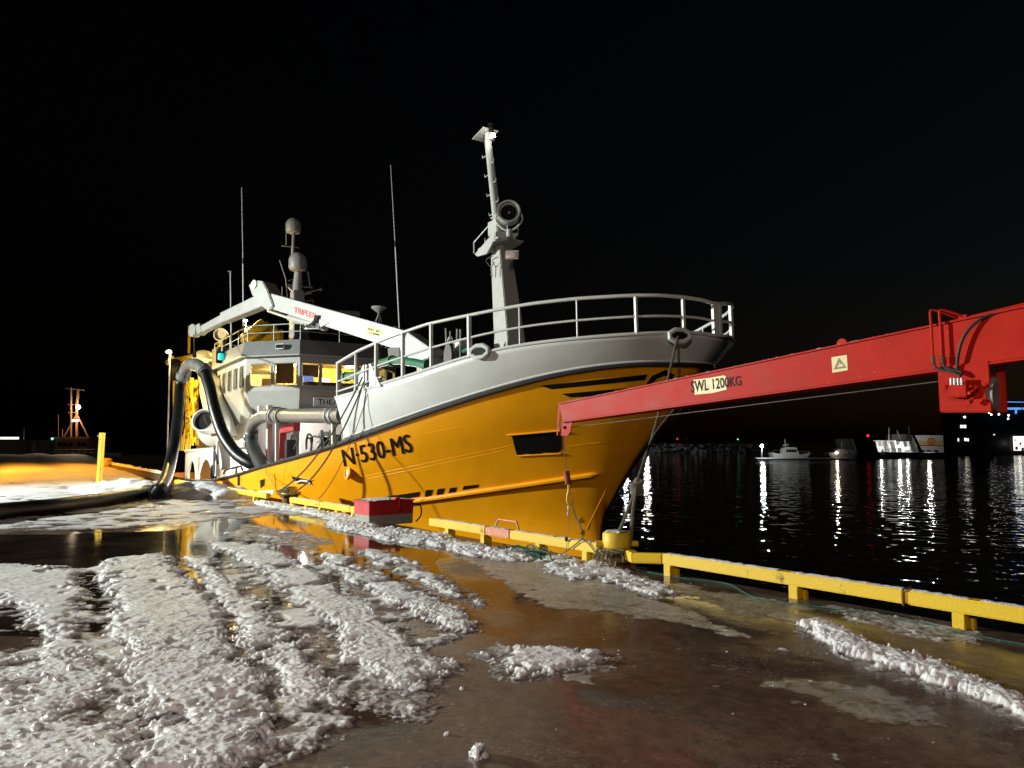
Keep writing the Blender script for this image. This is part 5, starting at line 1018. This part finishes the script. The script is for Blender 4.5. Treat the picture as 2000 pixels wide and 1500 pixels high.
P(MB().tube([Y(1882, 622, .06), Y(1950, 606, .06), Y(2100, 570, .06)], .012, 8), 'hydraulic_pipe', 'crane_red', qc)
# hoist wire, weight, hook
P(MB().tube([Y(1833, 745, .10), Y(1330, 808, .11), Y(1104, 836, .11)], .006, 6), 'hoist_wire', 'wire', qc)
P(MB().tube([Y(1101, 845, .11), Y(1106, 923, .11)], .006, 6), 'hoist_wire', 'wire', qc)
P(MB().tube([Y(1106, 921, .11), Y(1110, 946, .11)], .045, 14), 'hook_weight', 'weight_red', qc, smooth=True)
hh = Y(1111, 952, .11); ko = P(MB().tube([hh + Vector((0, 0, .05)), hh - Vector((0, 0, .05))], .02, 10), 'hook_shank', 'hook_yellow', qc, smooth=True)
P(MB().tube(curve([hh - Vector((0, 0, .04)), hh + RT * -.02 - Vector((0, 0, .12)), hh + RT * -.02 - Vector((0, 0, .20)), hh + RT * .02 - Vector((0, 0, .24)), hh + RT * .05 - Vector((0, 0, .19)), hh + RT * .045 - Vector((0, 0, .14))], 6), .016, 10), 'hook', 'hook_yellow', ko, smooth=True); P(MB().tube([hh + RT * .04 - Vector((0, 0, .13)), hh - Vector((0, 0, .04))], .008, 6), 'hook_latch', 'galv', ko)
# crane pedestal, off to the right
pe = topL + d1 * (ext - .03); P(MB().tube([(pe.x, 7.0, 0), (pe.x, 7.0, pe.z - .1)], .30, 20), 'pedestal', 'crane_red', qc, smooth=True); P(MB().lathe([(.5, 0), (.5, .04), (.3, .05)], (pe.x, 7.0, 0), (0, 0, 1), 20), 'pedestal_flange', 'crane_red', qc)
t = thing('green_line', 'thin green line hanging from the crane hook down over the yellow rail', 'line', (-8.2, 7.3, 0))
for pts, m_, r in [([(1116, 982), (1124, 1008), (1130, 1018), (1136, 1035), (1138, 1052)], 'rope_green', .008), ([(1138, 1052), (1120, 1066), (1085, 1090), (1060, 1095)], 'rope_green', .008), ([(1138, 1052), (1155, 1068), (1172, 1095)], 'rope_green', .008), ([(1122, 1019), (1130, 1019)], 'rope', .01)]: P(MB().tube(curve([gy(x, y, 7.29) for x, y in pts], 5), r, 6), 'line_strand', m_, t, smooth=True)
t = thing('tag_line', 'thin wire with small swivels hanging straight down from the crane hook', 'line', (-8.4, 7.3, 0))
P(MB().tube([gy(1111, 983, 7.3), gy(1109, 1040, 7.3), gy(1106, 1075, 7.3)], .004, 5), 'line_strand', 'wire', t); P(MB().ball(gy(1110, 992, 7.3), .02, (.7, .7, 1.8), 8), 'swivel', 'sign_white', t); P(MB().ball(gy(1109, 1003, 7.3), .018, (.7, .7, 1.8), 8), 'swivel', 'sign_white', t); P(MB().ball(gy(1106, 1053, 7.29), .03, (.8, .8, 1.2), 8), 'weight', 'rubber', t)
t = thing('net_heap', 'heap of green net and twine on the slush under the red rail section', 'net', gz(1010, 1088))
for i in range(26):
    a = gz(rnd.uniform(980, 1040), rnd.uniform(1075, 1084)); b = a + Vector((rnd.uniform(-.1, .9), rnd.uniform(-.25, .15), 0)); P(MB().tube(curve([a + Vector((0, 0, .03)), a.lerp(b, .3) + Vector((0, rnd.uniform(-.1, .1), rnd.uniform(.04, .12))), a.lerp(b, .7) + Vector((0, rnd.uniform(-.1, .1), rnd.uniform(.02, .1))), b + Vector((0, 0, .02))], 4), rnd.uniform(.006, .012), 5), 'net_twine', 'rope_green', t)
t = thing('green_line', 'green line lying on the quay edge under the right yellow rail', 'line', gz(1300, 1132)); P(MB().tube(curve([gz(x, y, .012) for x, y in [(1240, 1112), (1330, 1128), (1420, 1140), (1480, 1168), (1600, 1185), (1760, 1208), (1900, 1240), (2050, 1268)]], 6), .006, 6), 'line_strand', 'rope_green', t)

# ---- yellow post with little lamp, timber kerb, floodlight masts
b0 = gz(193, 948); tp_ = far(200, 845, (b0 - CAM).dot(FH)); t = thing('yellow_post', 'tall yellow steel post standing in the snow at left', 'post', b0)
P(MB().bar(b0, tp_, .20, .14, up=RT), 'post_shaft', 'rail_yellow', t, bevel=.01); P(MB().tube([far(197, 851, 31.5), far(191, 851, 31.5)], .05, 10), 'post_fitting', 'galv', t); P(MB().box(b0 + Vector((.0, .0, .02)), (.4, .4, .04)), 'foot_plate', 'rail_yellow', t)
c_ = gz(207, 918); t = thing('yellow_block', 'small yellow bollard block behind the tall yellow post', 'bollard', c_); P(MB().lathe([(.22, 0), (.20, .25), (.30, .32), (.30, .62), (.2, .68), (.02, .69)], c_, (0, 0, 1), 18), 'block_body', 'rail_yellow', t, smooth=True); P(MB().tube([c_ + Vector((0, 0, .4)) - RT * .45, c_ + Vector((0, 0, .4)) + RT * .45], .07, 10), 'block_horn', 'rail_yellow', t)
a, b = gz(214, 916), gz(322, 941); t = thing('timber_kerb', 'snow-covered timber kerb log leading away beside the yellow post', 'kerb', a); P(MB().bar(a + Vector((0, 0, .16)), b + Vector((0, 0, .16)), .32, .32), 'log', 'wood', t, bevel=.05); P(rough_strip([a.lerp(b, j / 30) + Vector((0, 0, .32)) for j in range(31)], .34, .09, 4), 'snow_strip', 'snow_cap', t, smooth=True)
for (p, e, c, r, aim, cone), lb in zip(FLOOD, ('tall grey floodlight mast on the quay left of the ship', 'tall grey floodlight mast on the quay behind the viewer')):
    t = thing('floodlight_mast', lb, 'lamp post', (p[0], p[1], 0)); P(MB().tube([(p[0] - .8, p[1] - .8, 0), (p[0] - .8, p[1] - .8, p[2] + .4)], [.14, .08], 14), 'mast_pole', 'galv', t, smooth=True); P(MB().tube([(p[0] - .8, p[1] - .8, p[2] + .4), (p[0] - .2, p[1] - .2, p[2] + .55)], .04, 8), 'mast_arm', 'galv', t); P(MB().box((p[0], p[1], p[2] + .55), (.7, .7, .12)), 'lamp_head', 'galv', t, bevel=.03)
sl_ = gz(-120, 927) + Vector((0, 0, 8)); t = thing('sodium_lamp', 'street lamp with orange sodium light over the far snow field', 'lamp post', (sl_.x, sl_.y, 0)); P(MB().tube([(sl_.x - 1, sl_.y, 0), (sl_.x - 1, sl_.y, 8.4)], [.12, .07], 12), 'mast_pole', 'galv', t, smooth=True); P(MB().bar((sl_.x - 1, sl_.y, 8.4), (sl_.x + .2, sl_.y, 8.45), .06, .06), 'mast_arm', 'galv', t); P(MB().box((sl_.x + .1, sl_.y, 8.36), (.6, .3, .12)), 'lamp_head', 'galv', t)
so2 = lamp('sodium_light', sl_ - Vector((0, 0, .1)), 12000, (1, .36, .025), .3); so2.data.type = 'SPOT'; so2.data.spot_size = R_(138); so2.data.spot_blend = .5

# ================================================================== FAR THINGS
UPZ = Vector((0, 0, 1)); AXV = (RT, FH, UPZ)
def fbox(x0, x1, y0, y1, D, dep): # photo rectangle at depth D made a real box dep metres deep
    a = far(x0, y1, D); b = far(x1, y0, D); c = (a + b) / 2 + FH * dep / 2; return MB().box(c, ((b - a).dot(RT), dep, (b - a).z), AXV)
def ftube(pts, D, r, n_=6): return MB().tube([far(x, y, D) for x, y in pts], r, n_)
# ---- left: moored boat with tripod mast
D = 84.0; t = thing('moored_boat', 'rusty brown workboat with lit tripod mast beyond the snow field at left', 'boat', far(145, 915, D))
P(fbox(96, 192, 885, 925, D, 5), 'boat_hull', 'dark_hull', t); wh_ = P(fbox(106, 172, 858, 893, D + .6, 4), 'deckhouse', 'far_brown', t, bevel=.06)
for x in (112, 122, 133, 150, 160): P(fbox(x, x + 8, 864, 872, D + .52, .1), 'window', 'lens', wh_)
P(fbox(104, 174, 853, 858, D + .4, 4.4), 'deckhouse_roof', 'far_brown', wh_)
for pts, r in [([(150, 893), (150, 800), (153, 760)], .14), ([(139, 855), (139, 757)], .10), ([(150, 808), (188, 886)], .08), ([(148, 812), (116, 870)], .08), ([(128, 758), (166, 762)], .05), ([(133, 790), (150, 790)], .05), ([(133, 806), (150, 806)], .05), ([(114, 855), (114, 810)], .03), ([(122, 853), (122, 838)], .05)]: P(ftube(pts, D + 1.2, r), 'mast_spar', 'far_brown', t)
for pts in [[(106, 884), (188, 884)], [(106, 878), (188, 878)]] + [[(x, 893), (x, 878)] for x in range(106, 190, 12)]: P(ftube(pts, D - .2, .03, 5), 'deck_rail', 'galv', t)
P(MB().ball(far(153, 795, D + .8), .22), 'mast_lamp', 'bulb', t, smooth=True); lamp('mast_light', far(151, 797, D + .2), 420, (1, .72, .42), .15); P(fbox(141, 151, 820, 823, D + .8, .3), 'deck_lamp', 'bulb_soft', t); lamp('deck_light_far', far(146, 828, D + .3), 120, (1, .6, .25), .15)
P(MB().ball(far(102, 857, D), .13), 'green_sidelight', 'bulb_lgreen', t)
D = 92.0; t = thing('dark_shed', 'long dark metal shed with a bright strip lamp at the far left', 'shed', far(20, 898, D)); sh = P(fbox(-70, 62, 859, 905, D, 8), 'shed_wall', 'far_grey', t)
for x in range(-66, 62, 8): P(fbox(x, x + 1.5, 861, 900, D - .06, .1), 'wall_rib', 'far_grey', sh)
P(fbox(-60, 33, 853.5, 858, D + .5, .4), 'strip_lamp', 'lit_window', sh); P(ftube([(47, 860), (47, 837)], D + 1, .08), 'roof_pole', 'galv', sh); P(ftube([(62, 890), (66, 862), (71, 890)], D - 1, .07), 'crane_frame', 'galv', sh)
# ---- right: breakwater with lights
D = 240.0; rnd = random.Random(21); mb = MB()
for i in range(420):
    x = rnd.uniform(1120, 1500); s = rnd.uniform(.5, 1.3); yy = rnd.uniform(868, 884); vs, fs = CH[rnd.randrange(16)]; c = far(x, yy, D + (884 - yy) * .35); q = Matrix.Translation(c) @ Matrix.Rotation(rnd.uniform(0, 6), 4, 'Z') @ Matrix.Diagonal((s, s, s * 1.1, 1)); mb.add([q @ v for v in vs], fs)
mat('rock_snow', (.05, .05, .055), .8, c2=(.5, .52, .56), lo=.47, hi=.53, scale=.9)
o = mb.build('breakwater_rocks', 'rock_snow'); tag(o, 'snowy boulders of the breakwater beyond the bow', 'rocks', kind='stuff')
bk = struct(MB().prism([far(1060, 890, D), far(1520, 890, D), far(1510, 866, D + 9), far(1070, 866, D + 9)], FH * 30).build('breakwater', 'far_grey'))
for px, py, m_, c, nm, lb in [(1323, 857, 'bulb_red', (1, .05, .05), 'harbour_light', 'red harbour light on the dark breakwater'), (1441, 858, 'bulb_lgreen', (.3, 1, .8), 'harbour_light', 'pale green harbour light on the dark breakwater')]:
    t = thing(nm, lb, 'light', far(px, 868, D + 10)); P(ftube([(px, 868), (px, py + 1)], D + 10, .12), 'light_pole', 'far_grey', t); P(MB().ball(far(px, py, D + 9.8), .24), 'light_bulb', m_, t, smooth=True)
def shore_lamp(px, py, D, e, c, r, lb, base=None, group='harbour lamps', shine=True):
    t = thing('harbour_lamp', lb, 'lamp', far(px, base or 886, D), group); P(ftube([(px, base or 886), (px, py)], D + .3, .10), 'lamp_pole', 'galv', t); P(MB().ball(far(px, py, D), r), 'lamp_globe', 'bulb', t, smooth=True)
    lamp('harbour_light', far(px, py, D) - FH * (r + .15), e, c, r)
shore_lamp(1262, 838, 225, 1100, (1, .86, .72), .5, 'breakwater lamp hidden right behind the bow of the yellow vessel'); shore_lamp(1222, 850, 225, 700, (.62, .75, 1), .5, 'bluish breakwater lamp hidden behind the stem of the yellow vessel')
# ---- pontoon, bright lamp, two small boats
D = 150.0; t = thing('pontoon', 'low floating pontoon with snow on it, far across the water', 'pontoon', far(1570, 899, D)); P(fbox(1480, 1668, 896, 900.5, D, 3), 'pontoon_deck', 'far_grey', t); P(fbox(1482, 1666, 894.8, 896, D + .3, 2.4), 'snow_layer', 'snow_cap', t)
shore_lamp(1488, 871, D + .5, 1100, (.95, 1, .97), .30, 'bright white lamp on a short pole at the left end of the pontoon', 896)
t = thing('motor_boat', 'small white motor boat with a wheelhouse moored at the pontoon', 'boat', far(1546, 899, D + 5)); d = D + 4.5
def prof(pts, D, w_): return MB().prism([far(x, y, D) for x, y in pts], FH * w_)
hb_ = P(prof([(1508, 884), (1512, 895), (1576, 895), (1584, 884), (1572, 887), (1540, 889)], d, 2.6), 'boat_hull', 'far_white', t); wh_ = P(prof([(1528, 889), (1531, 876), (1537, 873), (1556, 874), (1560, 888)], d + .4, 1.8), 'wheelhouse', 'far_white', t)
for x in (1536, 1541, 1546, 1551): P(fbox(x, x + 4, 878, 883, d + .33, .1), 'window', 'lens', wh_)
P(ftube([(1534, 874), (1533, 858)], d + 1, .07), 'boat_mast', 'far_white', t); P(ftube([(1529, 870), (1540, 868)], d + 1, .12), 'radar_bar', 'far_white', t); P(ftube([(1508, 884), (1512, 879), (1524, 880)], d, .04), 'bow_rail', 'galv', t); P(ftube([(1560, 888), (1560, 882), (1580, 881), (1580, 885)], d, .04), 'stern_rail', 'galv', t)
t = thing('motor_boat', 'dim small boat with one warm lamp, right of the white motor boat', 'boat', far(1648, 898, D + 6)); d = D + 6
P(prof([(1618, 884), (1624, 895), (1668, 895), (1674, 884)], d, 2.6), 'boat_hull', 'far_grey', t); P(prof([(1634, 886), (1636, 877), (1652, 877), (1654, 886)], d + .4, 1.8), 'wheelhouse', 'far_grey', t); P(MB().ball(far(1634, 884, d - .2), .28), 'deck_lamp', 'bulb_soft', t, smooth=True); lamp('boat_light', far(1635, 882, d - .8), 120, (1, .80, .55), .2)
for x in range(1640, 1672, 5): P(ftube([(x, 886), (x, 878)], d, .04), 'boat_rail', 'galv', t)
P(ftube([(1640, 878), (1672, 879)], d, .04), 'boat_rail', 'galv', t); P(ftube([(1644, 877), (1644, 862)], d + 1, .06), 'boat_mast', 'galv', t)
# ---- dark trawler with lit work deck
D = 165.0; t = thing('trawler', 'dark trawler with a brightly lit white work deck across the water', 'trawler', far(1750, 905, D))
P(prof([(1664, 857), (1676, 905), (1850, 908), (1850, 884), (1800, 884), (1716, 883), (1705, 862)], D, 9), 'boat_hull', 'dark_hull', t); P(ftube([(1664, 857), (1676, 890)], D - .1, .14), 'stem_edge', 'far_white', t)
dk = P(fbox(1712, 1790, 862, 884, D + 6, .3), 'work_deck_wall', 'far_white', t)
for x, w_ in ((1716, 4), (1727, 3), (1738, 5), (1752, 3), (1763, 6), (1778, 3)): P(prof([(x, 884), (x + w_, 884), (x + w_ - 6, 862), (x - 6, 862)], D + 3.5, .4), 'deck_frame', 'far_white', t)
P(fbox(1706, 1750, 860, 862, D + 3, .3), 'deck_beam', 'far_white', t); P(prof([(1782, 850), (1787, 850), (1804, 886), (1797, 886)], D + 1, .5), 'deck_derrick', 'dark_hull', t)
P(ftube([(1736, 880), (1736, 835)], D + 5, .12), 'boat_mast', 'far_white', t); P(ftube([(1753, 862), (1752, 840), (1760, 862)], D + 5, .12), 'boat_mast', 'galv', t); P(ftube([(1776, 862), (1775, 832)], D + 5, .08), 'boat_mast', 'far_grey', t)
P(fbox(1742, 1772, 848, 860, D + 5, 3), 'wheelhouse', 'far_grey', t); P(MB().ball(far(1695, 851, D), .26), 'red_lamp', 'bulb_red', t, smooth=True)
for x in range(1712, 1790, 6): P(ftube([(x, 884), (x, 877)], D + .2, .05), 'bulwark_rail', 'galv', t)
P(ftube([(1708, 877), (1790, 877)], D + .2, .05), 'bulwark_rail', 'galv', t)
for x, y in [(1720, 876), (1756, 872), (1772, 876)]: P(MB().ball(far(x, y, D + 2.2), .25), 'deck_lamp', 'bulb', t, smooth=True); lamp('trawler_light', far(x, y, D + 1.6), 70, (.96, 1, .98), .3)
P(fbox(1722, 1730, 882, 889, D - .3, .2), 'life_ring', 'far_white', t)
# ---- fuel tank with emblem, quay building
D = 185.0; t = thing('fuel_tank', 'white fuel tank building with yellow and red bands and a shell emblem', 'tank', far(1814, 890, D)); tk = P(fbox(1784, 1842, 850, 895, D, 8), 'tank_wall', 'far_white', t)
P(fbox(1784.5, 1841.5, 861, 868, D - .02, .1), 'yellow_band', 'sign_yellow', tk); P(fbox(1784.5, 1841.5, 869, 871, D - .02, .1), 'red_band', 'red_paint', tk); 
ce = far(1819, 862.5, D - .05); em = MB().prism([ce + RT * (.95 * math.cos(a)) + UPZ * (.95 * math.sin(a)) for a in [i * math.pi / 14 for i in range(28)]], -FH * .06); P(em, 'emblem_disc', 'red_paint', tk)
sh_ = []
for i in range(15): a = math.pi * (1.08 - 1.16 * i / 14); r = .74 + (.05 if i % 2 else -.03); sh_.append(ce + RT * (r * math.cos(a)) + UPZ * (r * math.sin(a) * .9 - .02))
sh_ += [ce + RT * .3 - UPZ * .62, ce - RT * .3 - UPZ * .62]; P(MB().prism([p - FH * .07 for p in sh_], -FH * .05), 'emblem_shell', 'sign_yellow', tk)
for i in range(7): a = math.pi * (.12 + .76 * i / 6); P(MB().bar(ce - UPZ * .5 - FH * .13, ce + RT * (.66 * math.cos(a)) + UPZ * (.58 * math.sin(a)) - FH * .13, .06, .02, up=FH), 'emblem_rib', 'red_paint', tk)
lamp('tank_fill_light', far(1813, 846, D - 7), 500, (1, .96, .9), .3);  # bare light without a fixture, added to brighten the tank wall
for x in (1800, 1812, 1826): P(prof([(x, 888), (x + 9, 888), (x + 6, 879), (x + 2, 879)], D - 3, 1), 'tank_valve', 'dark_hull', t)
D = 205.0; t = thing('harbour_building', 'large dark quay building with a few lit windows at far right', 'building', far(1930, 905, D)); w_ = P(fbox(1866, 2160, 806, 905, D, 6), 'building_wall', 'dark_hull', t); P(prof([(1862, 806), (2165, 806), (2140, 796), (1880, 796)], D - .5, 7), 'building_roof', 'dark_hull', t)
for x0, x1, y0, y1, m_ in [(1876, 1880, 830, 836, 'lit_window'), (1882, 1887, 830, 836, 'lit_window'), (1871, 1873, 856, 862, 'lit_window'), (1890, 1892, 856, 862, 'lit_window'), (1885, 1887, 856, 861, 'bulb_soft'), (1941, 1943, 848, 850, 'lit_window'), (1883, 1886, 813, 816, 'bulb_soft')]:
    f_ = P(fbox(x0 - .6, x1 + .6, y0 - .6, y1 + .6, D - .1, .2), 'window', 'far_grey', w_); P(fbox(x0, x1, y0, y1, D - .2, .05), 'pane', m_, f_)
bay = P(fbox(1978, 2060, 852, 880, D - .3, .2), 'lit_bay', 'lit_window', w_)
for x, y, s in [(1984, 872, 4), (1992, 864, 3), (1996, 874, 4), (1982, 858, 2)]: P(fbox(x, x + s, y, y + s * 1.6, D - .6, .2), 'bay_goods', 'dark_hull', bay)
for x in (1977, 2018): P(fbox(x, x + 1.2, 850, 881, D - .7, .2), 'bay_post', 'dark_hull', bay)
lamp('bay_light', far(1990, 866, D - 3), 30, (.95, .97, 1), .3)
t = thing('blue_lit_mast', 'blue-lit deck structure of a ship behind the quay building at right edge', 'ship mast', far(1985, 806, 200)); D = 200
P(fbox(1970, 2040, 796, 800, D, .4), 'blue_beam', 'blue_lit_glow', t); P(ftube([(1968, 785), (2030, 786)], D, .10), 'upper_rail', 'blue_lit_glow', t); P(ftube([(1984, 808), (1985, 796)], D, .25), 'blue_post', 'blue_lit_glow', t); P(ftube([(1996, 800), (1996, 776)], D, .12), 'thin_mast', 'galv', t)
for x, y in [(1932, 806), (1936, 810), (1951, 809), (1970, 811), (1969, 818)]: P(MB().ball(far(x, y, D - 20), .2, n=8), 'deck_lamp', 'bulb_soft', t)
